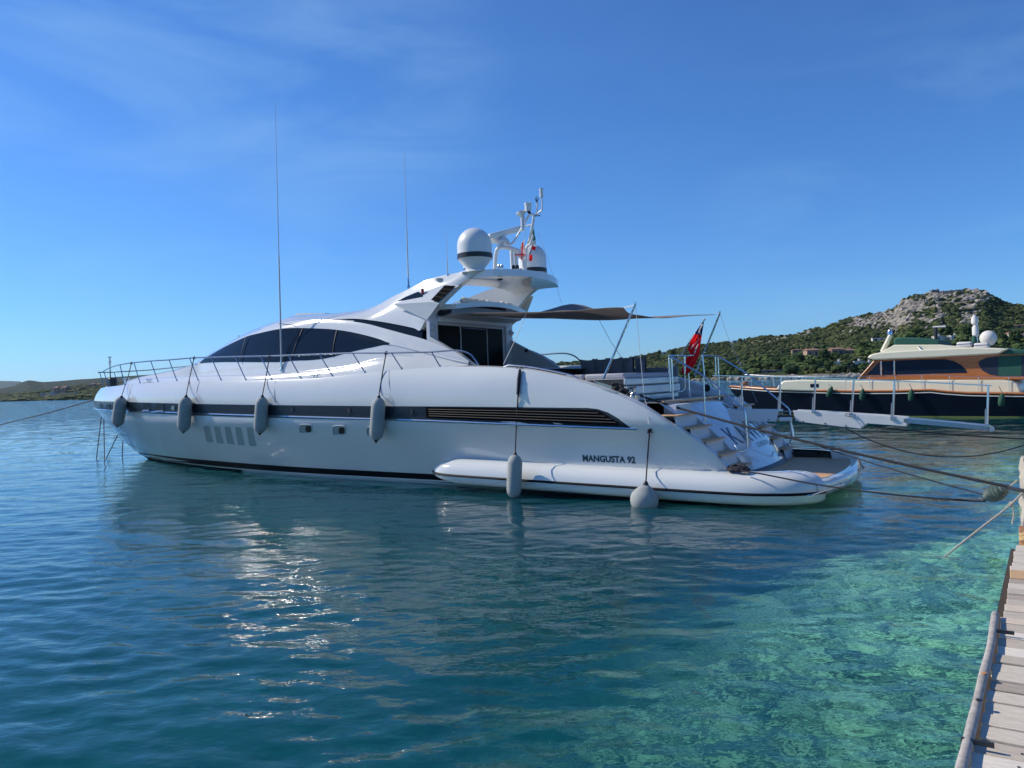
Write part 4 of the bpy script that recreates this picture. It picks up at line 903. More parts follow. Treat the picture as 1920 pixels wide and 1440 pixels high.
# engine-room intake on the far quarter and hollow on the near quarter with mooring gear
p = Y.un(1317, 728, y=-2.3); MB().lathe([(.0, 0), (.10, 0), (.10, .01), (0, .012)], Vector((p.x, -yin(p.x)+.01, p.z)), ax=(0, 1, 0), n=16).build('loudspeaker', 'black', yacht)
P = []
for k in range(16):
    t = k*math.pi/8; px = 1137+24*math.cos(t)+0; py = 724+9*math.sin(t)+.42*24*math.cos(t)
    P.append(Y.hit(px, py, hfun)+Vector((0, .006, .006)))
MB().add(P, [tuple(range(16))]).build('mooring_recess', 'recess', yacht, smooth=False)
wp = Y.un(1188, 740, y=2.62); MB().lathe([(.09, -.12), (.09, 0), (.05, .05), (.05, .12), (.09, .16), (0, .17)], wp, ax=(0, .2, 1), n=16).build('stern_winch', 'steel', yacht)
# ------------------------------------------------------------------ ropes, fenders, coils
def heap(base, r, h, turns, name, m, label, cat, seed=1, rope=.022, fr=Y, flat=1.0):
    rg = random.Random(seed); P = []
    n = turns*14
    for i in range(n):
        t = i/14*2*math.pi; k = i/n
        rr = r*(.55+.45*rg.random())*(1-.45*k); P.append((base[0]+rr*math.cos(t)*1.25, base[1]+rr*math.sin(t)*flat, base[2]+rope+h*k*(.7+.5*rg.random())))
    return solo(MB().tube(cat_rom(P, 2), rope, 5), name, m, label, cat, base, fr, ang=80)
p0 = Y.un(1386, 884, z=.64)
heap((p0.x, p0.y+.05, .655), .21, .07, 7, 'rope_coil', 'black_rope', 'black mooring rope coiled on the near corner of the stern sponson', 'rope coil', 3)
pb = Y.un(1164, 730, y=2.6)
rg = random.Random(5); P = []
for i in range(90):
    k = i/90; c = Y.un(lerp(1152, 1190, k), lerp(727, 743, k), y=2.60); P.append(c+Vector((rg.uniform(-.07, .07), rg.uniform(-.06, .08), rg.uniform(-.05, .09))))
solo(MB().tube(cat_rom(P, 2), .028, 5), 'rope_bundle', 'black_rope', 'black rope bundled on the near quarter beside the stern winch', 'rope bundle', pb, Y, ang=80)
def fender(top, bot, wpx, rope_pts, label, ball=False, out=.16, group='grey fenders hanging along the hull', wet=False):
    """cylindrical fender between two survey points, lying just outside the hull"""
    ym = lambda s, z: hb(s, max(z, .65 if out > .2 else z))+out
    T = Y.hit(top[0], top[1], ym); dep = (Y.w(T)-Vector((0, 0, CAMH))).dot(_f); r = wpx/2*dep/FPX
    yv = hb(T.x, max(T.z, .3))+r+.03 if not ball and out <= .2 else T.y
    T = Y.un(top[0], top[1], y=yv); B = Y.un(bot[0], bot[1], y=yv-(.12 if out <= .2 else 0)); L_ = (B-T).length; A = (T-B).normalized()
    f = thing('ball_fender' if ball else 'fender', label, 'fender', B, Y, group)
    if ball:
        pr = [(r*.02, 0)]+[(r*math.sin(t), r*(1-math.cos(t))) for t in [k*math.pi/14 for k in range(1, 9)]]
        top_r = pr[-1]; H_ = L_
        pr += [(lerp(top_r[0], r*.22, k**1.6), lerp(top_r[1], H_*.93, k)) for k in (.2, .4, .6, .8, 1)]
        MB().lathe(pr, B, A, 28).build('body', 'fender_grey', f, ang=60)
        MB().lathe([(r*.6, r*.18), (r*.55, .10), (r*.3, .03), (.01, -.004)], B-A*.01, A, 28).build('bottom_patch', 'fender_pale', f)
        MB().lathe([(r*.22, H_*.90), (r*.20, H_*.97), (r*.10, H_*1.04), (.01, H_*1.06)], B, A, 14).build('end_cap', 'black', f)
    else:
        pr = [(r*.30, .05*L_), (r*.62, .09*L_), (r*.9, .15*L_), (r, .22*L_), (r*1.01, .5*L_), (r, .80*L_), (r*.9, .88*L_), (r*.6, .95*L_), (r*.25, .985*L_)]
        MB().lathe(pr, B, A, 24).build('body', 'fender_grey', f, ang=60)
        MB().lathe([(.012, 0), (r*.28, .05*L_), (r*.5, .082*L_), (r*.3, .09*L_)], B-A*.01, A, 16).build('bottom_cap', 'black', f)
        MB().lathe([(r*.3, .965*L_), (r*.25, 1.0*L_), (r*.12, 1.04*L_), (.01, 1.05*L_)], B, A, 14).build('top_cap', 'black', f)
    R0_ = T+A*.04*L_; pts = [R0_]
    for q in rope_pts: pts.append(Y.hit(q[0], q[1], lambda s, z: (hb(s, z)+.03 if z < ztop(s)-.02 else yr(s)+.0)))
    MB().tube(pts, .014, 6).build('rope', 'black_rope', f)
    kn = pts[-1]; MB().tube([kn+Vector((.05*math.cos(t*2.2), .04*math.sin(t*3.1), .045*math.sin(t*1.7))) for t in range(12)], .014, 5).build('knot', 'black_rope', f)
    return f
fender((228, 744), (219.5, 801), 22, [(240, 707), (246.5, 681)], 'long grey fender hanging nearest the bow tip')
fender((349, 743), (343.5, 812.5), 24, [(356, 706), (364, 671)], 'long grey fender hanging left of the five slanted hull openings')
fender((492, 743), (487, 815.5), 24, [(500, 700), (505.5, 667)], 'long grey fender hanging right of the five slanted hull openings')
fender((710.5, 744), (705, 830), 26.5, [(711, 737), (717, 700), (724, 662)], 'long grey fender hanging amidships over the third square porthole')
f5 = fender((966, 851), (963, 938), 28, [(968, 800), (971, 745), (976, 690)], 'long grey fender hanging into the water over the front of the sponson', out=.60)
f6 = fender((1211, 905), (1206, 963), 53, [(1214, 860), (1218, 808)], 'round grey ball fender with a pale wet bottom hanging over the sponson', ball=True, out=.66, group=None)
# chafe sleeve on the rope
P = [Y.hit(a, b, hfun)+Vector((0, .045, 0)) for a, b in ((977, 693), (975, 710), (973, 740))]
MB().tube(P, [.03, .04, .035], 8).build('chafe_sleeve', 'black_rope', f5)
for k in (0, 1): MB().tube([Y.hit(a, b, lambda s, z: yr(s)+.1)+Vector((0, 0, .0)) for a, b in ((970+8*k, 688), (968+9*k, 692), (971+9*k, 696), (975+6*k, 691))], .012, 5).build('rope_loop', 'black_rope', f5)
def rope(name, pts, r, m, label, cat='mooring rope', group=None, n=6):
    P = cat_rom(pts, n); b = P[0]; mb = MB().tube(P, r, 8); base = Vector(b)
    mb.v = [tuple(Vector(p)-base) for p in mb.v]; o = mb.build(name, m, None, ang=80); o.location = base
    return tag(o, label, cat, group)
Q0 = Y.w((-3.25, 4.9, .70))
def YW(px, py, **k): return Y.w(Y.un(px, py, **k))
def proj(P):
    q = Vector(P)-Vector((0, 0, CAMH)); k = q.dot(_f); return 960+FPX*q.dot(_r)/k, 720-FPX*q.dot(_u)/k
def sagfit(A, B, py_mid):
    lo, hi = -.2, 3
    for _ in range(30):
        m = (lo+hi)/2; y_ = proj(sag(A, B, m)[8])[1]
        if y_ < py_mid: lo = m
        else: hi = m
    return sag(A, B, m)
E1 = YW(1893, 913, z=.75); E2 = YW(1850, 929, z=.52); E3 = YW(1845, 940, z=.44)
rope('mooring_rope', [YW(1200, 742, y=2.6)]+sag(YW(1262, 762, y=2.3), E1, .06), .022, 'black_rope', 'thick dark mooring rope running from the near quarter past the stairs to the quay', n=2)
rope('mooring_rope', sag(YW(1540, 838, x=.5), E2, .03), .012, 'black_rope', 'thinner dark mooring rope above the platform, ending at the green and grey buoy', n=2)
rope('mooring_rope', [YW(1393, 884, x=1.1), YW(1425, 888, z=.665)]+sag(YW(1500, 903, z=.56), E3, .05), .014, 'black_rope', 'dark mooring rope crossing the teak platform, lowest of the stern ropes', n=2)
rope('mooring_rope', sagfit(YW(1585, 803, y=-1.6), YW(1925, 833, z=.82), 855), .012, 'black_rope', 'slack dark mooring rope hanging in a curve below the gangway', n=2)
rope('mooring_rope', sagfit(YW(1640, 800, y=-2.0), YW(1925, 823, z=.86), 814), .015, 'black_rope', 'dark mooring rope running just under the outer end of the gangway', n=2)
b0 = Y.w((28.6, 0.2, 2.35)); e_ = Vector((-34.5, 43.0, 0)); e_ = YW(0, 797, x=37.0)
rope('mooring_rope', [b0, b0.lerp(e_, .5)-Vector((0, 0, .03)), e_, e_+(e_-b0)*.45-Vector((0, 0, .25))], .022, 'black_rope', 'dark mooring rope running down from the bow to the left edge')
for k, (t, b) in enumerate((((190, 782), (180.5, 863)), ((194.5, 786), (196, 866)), ((221, 815), (198, 862)), ((230.5, 826), (229, 858)))):
    A = Y.un(*t, y=[0, -.1, .05, -.5][k]); B = Y.un(*b, z=-.05)
    rope('bow_chain', [Y.w(A), Y.w(B)], .018, 'black_rope', ['dark anchor rope under the bow, leftmost of the four', 'dark anchor rope dropping straight from the stem', 'dark anchor rope slanting down from the stem', 'dark anchor rope beside the hull under the bow, rightmost of the four'][k], 'anchor rope', 'anchor ropes under the bow', n=2)
# buoy of plaited rope and the pale rope to the quay
c = YW(1867, 924, z=.60); d1 = (YW(1888, 914, z=.70)-YW(1847, 934, z=.50)); L_ = d1.length; A = d1.normalized()
by = thing('rope_buoy', 'green and grey rope-wrapped mooring buoy hanging off the quay', 'buoy', c)
mb = MB(); prof = []
for k in range(29):
    t = k/28; prof.append((max(.012, .115*math.sin(math.pi*min(1, t*.96+.02))**.55+.014*math.sin(k*math.pi/2)), (t-.5)*L_*1.0))
MB().lathe(prof, c, A, 18).build('body', 'buoy_green', by)
for s_ in (-1, 1): MB().tube([c+A*s_*L_*.5+Vector((.03*math.cos(t), .0, .03*math.sin(t)))+A*.03*math.sin(t)*s_ for t in [k*math.pi/5 for k in range(10)]], .012, 6, closed=True).build('shackle', 'steel', by)
MB().tube([c-A*L_*.5, E2], .016, 6).build('rope_tail', 'black_rope', by); MB().tube([c-A*L_*.5, E3], .018, 6).build('rope_tail', 'black_rope', by)
rope('mooring_rope', [YW(1888, 913, z=.72), YW(1905, 918, z=.80), YW(1935, 922, z=.90)], .026, 'black_rope', 'short dark rope joining the buoy to the quay')
rope('tie_line', [YW(1908, 900, z=.86), YW(1895, 911, z=.76)], .012, 'rope_pale', 'short pale line from the buoy up to the quay edge', 'line')
pr = rope('pale_rope', [YW(1765, 1049, z=-.02), YW(1830, 997, z=.33), YW(1894, 947, z=.66), YW(1925, 915, z=.88)], .013, 'rope_pale', 'pale knotted rope stretched from the water to the quay', 'rope')
kb = YW(1896, 945, z=.67)
tag(solo(MB().tube([kb+Vector((.03*math.cos(t*1.9), .02*math.sin(t*2.7), .03*math.sin(t*1.9))) for t in range(9)]+[kb+Vector((.02, 0, -.05)), kb+Vector((.03, .0, -.15)), kb+Vector((.0, .0, -.27))], .011, 6), 'rope_knot', 'rope_pale', 'loose knot with a hanging end on the pale rope', 'knot', kb))
# ------------------------------------------------------------------ quay and plank jetty
mat('stone', (.52, .47, .40), .9, noise=(5, (.36, .32, .27), .25), bump=(14, .6, .03))
mat('rust_plate', (.30, .13, .05), .7, noise=(9, (.42, .20, .08), .25))
mat('pole_wood', (.46, .42, .38), .8, noise=(5, (.27, .24, .21), .2, (3, 3, 14)), bump=(40, .3, .004))
mat('bark_dark', (.05, .035, .025), .9, bump=(12, .5, .02))
mat('concrete', (.33, .31, .28), .9, noise=(3, (.24, .22, .2), .25))
def plank_mats():
    out = []
    for i, c in enumerate(((.70, .61, .49), (.57, .49, .39), (.83, .74, .62), (.46, .38, .30), (.73, .60, .46), (.62, .39, .20))):
        m = mat('plank_%s' % 'abcdef'[i], c, .85, noise=(4, tuple(x*.68 for x in c), .22, (3, 22, 3)), bump=(30, .35, .004)); out.append(m)
    return out
PM = plank_mats()
ZD = .9; EX = -3.05
# planks run away from the water edge (along -x of the yacht frame), stacked along y
jt = thing('jetty', 'weathered grey plank jetty along the right edge', 'jetty', Y.un(1905, 1020, z=ZD), Y)
y = 9.05; rg = random.Random(9); k = 0; by_m = {}
pl_i = 0
while y < 19:
    wd = .145+rg.uniform(-.012, .018); ex = -3.14+.041*(y-9)+rg.uniform(-.012, .012); dz = rg.uniform(-.003, .003)
    mi = 5 if pl_i in (7, 8) else 0 if pl_i < 5 else rg.choice([0, 1, 2, 3, 4, 1, 0]); tw = rg.uniform(-.004, .004)
    mb = MB(); mb.prism([(ex, y+.004, ZD+dz), (ex, y+wd-.004, ZD+dz+tw), (ex, y+wd-.004, ZD+dz-.04), (ex, y+.004, ZD+dz-.04)], (-2.6, 0, 0))
    o = mb.build('plank', PM[mi], jt, smooth=False, bevel=.004)
    for sx in (.16, .19, .92): MB().lathe([(.006, 0), (.006, .0025), (0, .003)], (ex-sx-rg.uniform(0, .02), y+wd*rg.uniform(.3, .7), ZD+dz), n=6).build('nail', 'black', o)
    y += wd+.006; pl_i += 1
MB().prism([(-3.17, 9.0, .85), (-2.77, 19, .85), (-2.70, 19, .85), (-3.10, 9.0, .85)], (0, 0, -.22)).build('edge_beam', 'bark_dark', jt, smooth=False)
for xx in (-3.3, -4.2, -5.4): MB().box((xx, 14, ZD-.13), (.10, 10, .16)).build('joist', 'pole_wood', jt)
for yy_ in (9.4, 12.2, 15.0, 18):
    MB().tube([(-3.35, yy_, -2.2), (-3.35, yy_, ZD-.2)], .10, 10).build('pile', 'pole_wood', jt)
# fender pole lashed outside the edge
po = thing('fender_pole', 'weathered grey round pole fixed along the water edge of the jetty', 'pole', (-2.93, 12.5, .9), Y)
pp = [Y.un(a, b, z=.92) for a, b in ((1866, 1152), (1858, 1210), (1843, 1270), (1827, 1340), (1810, 1410), (1795, 1470), (1760, 1600))]
MB().tube(cat_rom([Vector((p.x, p.y, .92+.01*math.sin(i*2)*.15)) for i, p in enumerate(pp)], 4), [.022+.0012*math.sin(i*1.1) for i in range(25)], 12).build('pole', 'pole_wood', po)
MB().lathe([(.0, 0), (.014, 0), (.014, .004), (0, .005)], Y.un(1836, 1313, z=.944), n=8).build('knot_hole', 'black', po)
MB().lathe([(.0, 0), (.017, 0), (.012, .003), (0, .004)], Y.un(1845, 1262, z=.944), ax=(.3, 0, 1), n=8).build('rust_stain', 'rust_plate', po)
for a, b in ((1868, 1183), (1817, 1389)): MB().box(Y.un(a, b, z=.93)+Vector((-.03, 0, 0)), (.12, .012, .02)).build('bracket', 'dark_gear', po)
# rusty plate and stone quay beyond the planks
mb = MB().box((-4.62, 8.55, .79), (2.9, .95, .22)); solo(mb, 'steel_plate', 'rust_plate', 'rust-brown plate at the far end of the jetty planks', 'plate', (-4.5, 8.55, .7), Y, bevel=.01)
heap((-3.25, 8.98, .915), .09, .06, 5, 'rope_coil', 'rope_tan', 'tan rope wrapped at the corner of the jetty by the rust-brown plate', 'rope coil', 8, rope=.016)
qy = thing('stone_quay', 'pale rough stone quay wall at the right edge', 'quay', (-3.2, 5, 0), Y)
rg = random.Random(4)
yq = .6; i = 0
while yq < 7.95:
    L2 = rg.uniform(.5, .9); zb = -1.5
    for (z0, z1) in ((-1.5, -.3), (-.3, .28), (.29, .86)):
        ex = -3.28+rg.uniform(-.04, .04); mb = MB(); y1 = min(yq+L2-.02, 8.05); rows = []
        n = 5
        P = [[(ex+rg.uniform(-.03, .03)+(-.04 if (a in (0, n) or b in (0, n)) else 0), lerp(yq, y1, a/n), lerp(z0, z1, b/n)) for b in range(n+1)] for a in range(n+1)]
        mb.grid(P); mb.grid([[P[a][n], (-6.5, P[a][n][1], P[a][n][2])] for a in range(n+1)]); mb.build('stone_block', 'stone', qy, ang=25)
    yq += L2; i += 1
MB().box((-7.2, 4.3, .40), (7.6, 7.5, .88)).build('quay_core', 'concrete', qy); MB().box((-8.4, -22, .40), (7.6, 45.0, .86)).build('quay_core', 'concrete', qy)
rg = random.Random(12); 
rope('pale_rope', [Y.w((-3.3, 7.2, .88)), Y.w((-3.22, 7.25, .80)), Y.w((-3.2, 7.4, .5)), Y.w((-3.22, 7.6, .2))], .018, 'rope_pale', 'pale rope end hanging over the stone quay edge', 'rope')
# ------------------------------------------------------------------ second motor yacht (dark hull, varnished cabin)
mat('navy', (.004, .005, .012), .18, coat=.1, spec=.3); mat('cream', (.70, .66, .50), .35, coat=.2); mat('varnish', (.52, .18, .05), .25, coat=.5, noise=(3, (.36, .12, .035), .25, (1, 1, 9)))
mat('green_canvas', (.012, .085, .06), .8, bump=(20, .4, .01)); mat('boot_green', (.10, .14, .03), .6); mat('glass_blue', (.010, .02, .04), .1, spec=.25); mat('fender_green', (.012, .07, .04), .8); mat('clear_panel', (.03, .04, .06), .3, spec=.2)
def Wp(px, py, z=0):
    q = ray(px, py); return Vector((0, 0, CAMH))+q*((z-CAMH)/q.z)
_t = Frame(R_(40), (0, 0, 0)); P_ = Wp(1800, 783)
B = Frame(R_(40), P_-_t.d*10-_t.e*2.45)
boat = B.root('classic_yacht'); tag(boat, 'dark-hulled classic motor yacht with varnished wood cabin, cream roof and green covers', 'yacht')
xb = B.un(1369, 724, y=0).x
def hB(x, z=1.5):
    q = clamp((x-7)/(xb-(1.1*clamp((1.6-z)/1.6))-7)); return (2.45+.25*clamp(z/1.6))*max(0, 1-q**2.3)**.85
cp = [(1369.5, 724.5), (1400, 726.5), (1448, 730), (1502, 731.5), (1598, 733.6), (1681, 733), (1742, 731), (1763, 733.6), (1810, 737), (1920, 738.5), (2000, 739.5)]
CP = [B.hit(a, b, lambda x, z: hB(x, 1.6)) for a, b in cp[1:]]; zB = tab(sorted([(p.x, p.z) for p in CP]+[(xb, B.un(1369, 724, y=0).z)]))
x0b = CP[-1].x-6; rows = []
for i in range(91):
    u = 1-(1-i/90)**1.4; r = []
    for j in range(13):
        v = j/12; xr = lerp(x0b, xb, u); z = lerp(-.6, zB(xr), v); xe = xb-1.1*clamp((1.6-z)/1.6)*1.0; x = lerp(x0b, xe, u); r.append((x, hB(min(x, xe-1e-3), z)+(.0), z))
    rows.append(r)
mb = MB(); mb.grid(rows); mb.grid(spread(rows)); mb.grid([[r[0], (r[0][0], -r[0][1], r[0][2])] for r in rows]); mb.add([p for p in rows[0]]+[(p[0], -p[1], p[2]) for p in rows[0][::-1]], [tuple(range(26))]); mb.build('hull', 'navy', boat, ang=60, weld=True)
mb = MB(); mb.grid([[(r[-1][0], r[-1][1]*k, r[-1][2]-.03) for k in (1, .5, 0, -.5, -1)] for r in rows]); mb.build('deck', 'teak', boat)
for sg in (1, -1):
    MB().tube([(r[-1][0], sg*(r[-1][1]+.01), r[-1][2]) for r in rows], .06, 6).build('cap_rail', 'varnish', boat)
    MB().tube([(r[-1][0], sg*(hB(r[-1][0], r[-1][2]-.14)+.012), r[-1][2]-.13) for r in rows[:-2]], .03, 5).build('white_line', 'flag_white', boat)
    MB().tube([(x, sg*(hB(x, .9)+.008), lerp(.95, 1.25, (x-x0b)/(xb-x0b))) for x in [lerp(x0b, xb-1.4, i/40) for i in range(41)]], .012, 5).build('gold_line', 'slat', boat)
    rws = [[(x, sg*(hB(x, z)+.006), z) for z in (-.1, .02, .07)] for x in [lerp(x0b, xb-1.6, i/40) for i in range(41)]]; MB().grid(rws).build('boot_stripe', 'boot_green', boat)
def BP(L_, y): return [B.un(a, b, y=y) for a, b in L_]
def across(name, L_, y, m, **kw): return MB().prism(BP(L_, y), (0, -2*y, 0)).build(name, m, kw.pop('parent', boat), **kw)
across('coachroof', [(1454, 731), (1461, 719.5), (1469, 713.8), (1502, 712), (1605, 713.5), (1740, 712), (1881, 712), (1898, 714), (1908, 719), (1913, 728), (1914, 738), (1700, 736), (1550, 735)], 1.9, 'cream', bevel=.08)
across('foredeck_cover', [(1509, 712), (1514, 708.5), (1600, 709.5), (1606, 713.5)], 1.2, 'green_canvas', bevel=.03)
across('cabin', [(1609, 712), (1640, 676), (1652, 671), (1740, 668), (1880, 662), (1925, 662), (1925, 712)], 1.75, 'varnish', bevel=.03)
def pane(L_, y, m, name='window', eps=.012): return MB().prism([p+Vector((0, eps, 0)) for p in BP(L_, y)], (0, -.01, 0)).build(name, m, boat, smooth=False)
pane([(1625, 703), (1649, 678.5), (1650.5, 703)], 1.75, 'glass_blue'); pane([(1654, 703), (1654, 677.5), (1675, 676.5), (1675.5, 702.5)], 1.75, 'glass_blue')
pane([(1679, 702), (1679, 676), (1730, 674), (1773, 673.5), (1790, 677.5), (1803, 685), (1811, 694), (1813.5, 699)], 1.75, 'glass_blue')
pane([(1834, 681), (1838, 675.5), (1850, 670.5), (1872, 667.5), (1872, 705), (1855, 702), (1841, 694)], 1.75, 'clear_panel', 'aft_window')
pane([(1872, 667.5), (1915, 666), (1915, 705), (1872, 705)], 1.75, 'green_canvas', 'side_curtain'); pane([(1915, 666), (1950, 666), (1950, 705), (1915, 705)], 1.75, 'clear_panel', 'curtain_window')
for L_ in ([(1652.5, 703), (1652.5, 677)], [(1677, 702.5), (1677, 676)], [(1609, 712), (1641, 675.5)]): MB().tube([p+Vector((0, .03, 0)) for p in BP(L_, 1.76)], .045 if L_[0][0] < 1640 else .022, 6).build('window_post', 'varnish' if L_[0][0] < 1640 else 'steel', boat)
across('cabin_roof', [(1626, 671.5), (1628, 667), (1636, 663.5), (1650, 660.5), (1700, 657), (1822, 651), (1870, 652.5), (1893, 653.5), (1884, 658), (1872, 664), (1740, 671), (1640, 675)], 2.1, 'cream', bevel=.10)
across('flybridge_base', [(1650, 661), (1676, 646.5), (1763, 646), (1822, 652), (1822, 655)], 1.5, 'cream', bevel=.06)
across('flybridge_cover', [(1675, 647), (1676, 634), (1690, 632.2), (1712, 632.4), (1740, 634), (1762, 638), (1763, 647)], 1.45, 'green_canvas', bevel=.08)
across('aft_canopy', [(1872, 664.5), (1880, 658.5), (1893, 655), (1960, 655), (1960, 664)], 1.95, 'green_canvas', bevel=.06)
MB().tube(BP([(1722, 650), (1729, 657)], 1.52), .05, 6).build('side_vent', 'steel', boat)
def tb(name, L_, y, r, m='white_paint', parent=boat): return MB().tube(BP(L_, y), r, 8).build(name, m, parent)
tb('light_mast', [(1654, 660), (1670, 628)], .4, .12, 'cream'); p = B.un(1668.5, 624, y=.4); MB().lathe([(.0, -.1), (.12, -.1), (.12, .08), (.06, .18), (0, .2)], p, n=12).build('lantern', 'steel', boat)
tb('radar_post', [(1755, 645), (1755, 614)], .3, .09, 'black'); tb('radar_bar', [(1749, 613.5), (1773, 612)], .3, .05, 'flag_white')
p = B.un(1853, 634, y=-.3); r = 14.2*((B.w(p)-Vector((0, 0, CAMH))).dot(_f))/FPX
MB().lathe([(.01, -r*.95), (r*.6, -r*.92), (r*.9, -r*.45), (r, -.05)]+[(r*math.cos(t), r*math.sin(t)) for t in [k*math.pi/16 for k in range(0, 8)]]+[(.01, r)], p, n=28).build('radome', 'flag_white', boat)
tb('signal_mast', [(1832, 652), (1831.5, 596)], .5, .04, 'steel'); MB().lathe([(.05, -.25), (.16, -.15), (.16, .1), (.05, .28)], B.un(1827.5, 601, y=.6), n=12).build('small_dome', 'flag_white', boat)
MB().lathe([(.06, -.3), (.15, -.2), (.15, .2), (.05, .34)], B.un(1829, 621, y=.6), n=12).build('small_dome', 'flag_white', boat); MB().lathe([(.1, -.35), (.15, -.2), (.1, .2), (.03, .34)], B.un(1827, 640, y=.65), n=10).build('furled_cover', 'green_canvas', boat)
for i, (cx_, cy_, w_) in enumerate(((1809, 646.5, 26), (1841, 648.5, 25))):
    p = B.un(cx_, cy_, y=1.0); L2 = w_*.026
    rf = thing('life_raft', ['white life raft canister with blue stripes on the cream roof, left one', 'white life raft canister with blue stripes on the cream roof, right one beside the dome'][i], 'life raft', p, B, 'life rafts on the cream roof')
    MB().box(p, (L2, .5, .30)).build('canister', 'flag_white', rf, bevel=.08); MB().box(p+Vector((0, 0, .03)), (L2+.012, .512, .03)).build('strap', 'flag_blue', rf)
# rails
MB().tube([(x, 1.95*clamp(hB(x)/2.2), zB(x)+.78) for x in [lerp(x0b+2, xb-1.2, i/30) for i in range(31)]], .018, 6).build('deck_rail', 'steel', boat)
MB().tube([(x, -1.95*clamp(hB(x)/2.2), zB(x)+.78) for x in [lerp(x0b+2, xb-1.2, i/30) for i in range(31)]], .018, 6).build('deck_rail', 'steel', boat)
for i in range(17):
    x = lerp(x0b+2, xb-1.2, i/16); y = 1.95*clamp(hB(x)/2.2)
    for sg in (1, -1): MB().tube([(x, sg*y, zB(x)-.02), (x, sg*y, zB(x)+.78)], .014, 6).build('stanchion', 'steel', boat)
MB().lathe([(.06, -.12), (.22, -.10), (.25, 0), (.2, .12), (.05, .14)], B.un(1396, 719, y=.5), n=14).build('orange_bundle', 'rust_plate', boat)
MB().box(B.un(1527, 723, y=1.9)+Vector((0, .005, 0)), (.45, .02, .20)).build('side_port', 'glass_blue', boat)
for k, (cx_, cy_, lab) in enumerate(((1556, 735, 'green fender on the dark hull, leftmost of four and tilted'), (1617, 740, 'green fender on the dark hull, second from the left'), (1708.5, 741, 'green fender on the dark hull, third from the left under the cabin window'), (1878, 750, 'green fender on the dark hull, rightmost of four'))):
    c = B.un(cx_, cy_, y=2.45); c = B.un(cx_, cy_, y=hB(c.x)+.17); f = thing('fender', lab, 'fender', c, B, 'green fenders on the dark hull')
    A = Vector((-.45 if k == 0 else -.12, 0, 1)).normalized(); L2 = .66
    MB().lathe([(.02, -L2/2), (.08, -L2*.45), (.14, -L2*.3), (.145, .0), (.13, L2*.25), (.06, L2*.42), (.02, L2/2)], c, A, 16).build('body', 'fender_green', f)
    MB().tube([c+A*L2/2, Vector((c.x+(.1), c.y-.1, zB(c.x)+.35))], .014, 5).build('rope', 'dark_gear', f)
HAZE = 2.6e-5
# ------------------------------------------------------------------ land
def terrain_mat(name, green, green2, rock, rock2, dry):
    m = bpy.data.materials.new(name); m.use_nodes = True; t = m.node_tree; b = t.nodes['Principled BSDF']; l = t.links.new
    b.inputs['Roughness'].default_value = .95; b.inputs['Specular IOR Level'].default_value = .1
    gm = N(t, 'ShaderNodeNewGeometry'); at = N(t, 'ShaderNodeAttribute', attribute_name='rock')
    def nz(s, d=5):
        n = N(t, 'ShaderNodeTexNoise'); n.inputs['Scale'].default_value = s; n.inputs['Detail'].default_value = d; l(gm.outputs['Position'], n.inputs['Vector']); return n
    def mix(a, c1, c2):
        x = N(t, 'ShaderNodeMix', data_type='RGBA'); l(a, x.inputs[0])
        for i, c in ((6, c1), (7, c2)):
            if isinstance(c, tuple): x.inputs[i].default_value = (*c, 1)
            else: l(c, x.inputs[i])
        return x.outputs[2]
    def rng_(o, a, c):
        r = N(t, 'ShaderNodeMapRange'); r.inputs[1].default_value = a; r.inputs[2].default_value = c; l(o, r.inputs[0]); return r.outputs[0]
    g = mix(rng_(nz(.12).outputs[0], .4, .6), green, green2); g = mix(rng_(nz(.035).outputs[0], .56, .64), g, dry)
    r = mix(rng_(nz(.35, 7).outputs[0], .38, .62), rock, rock2)
    ad = N(t, 'ShaderNodeMath', operation='ADD'); l(at.outputs['Fac'], ad.inputs[0]); l(nz(.25, 6).outputs[0], ad.inputs[1])
    l(mix(rng_(ad.outputs[0], .92, 1.02), g, r), b.inputs['Base Color'])
    bp = N(t, 'ShaderNodeBump'); bp.inputs['Strength'].default_value = .8; bp.inputs['Distance'].default_value = 2.0; l(nz(.5, 6).outputs[0], bp.inputs['Height']); l(bp.outputs[0], b.inputs['Normal'])
    MT[name] = m
terrain_mat('maquis', (.030, .055, .020), (.065, .085, .030), (.35, .315, .265), (.18, .16, .14), (.17, .155, .085))
terrain_mat('far_maquis', (.022, .038, .028), (.036, .050, .034), (.26, .22, .18), (.2, .17, .14), (.085, .085, .05))
terrain_mat('blue_hills', (.05, .08, .06), (.06, .09, .06), (.2, .2, .2), (.2, .2, .2), (.08, .1, .06))
def at_(px, py): q = ray(px, py); return q.x/q.y, q.z/q.y
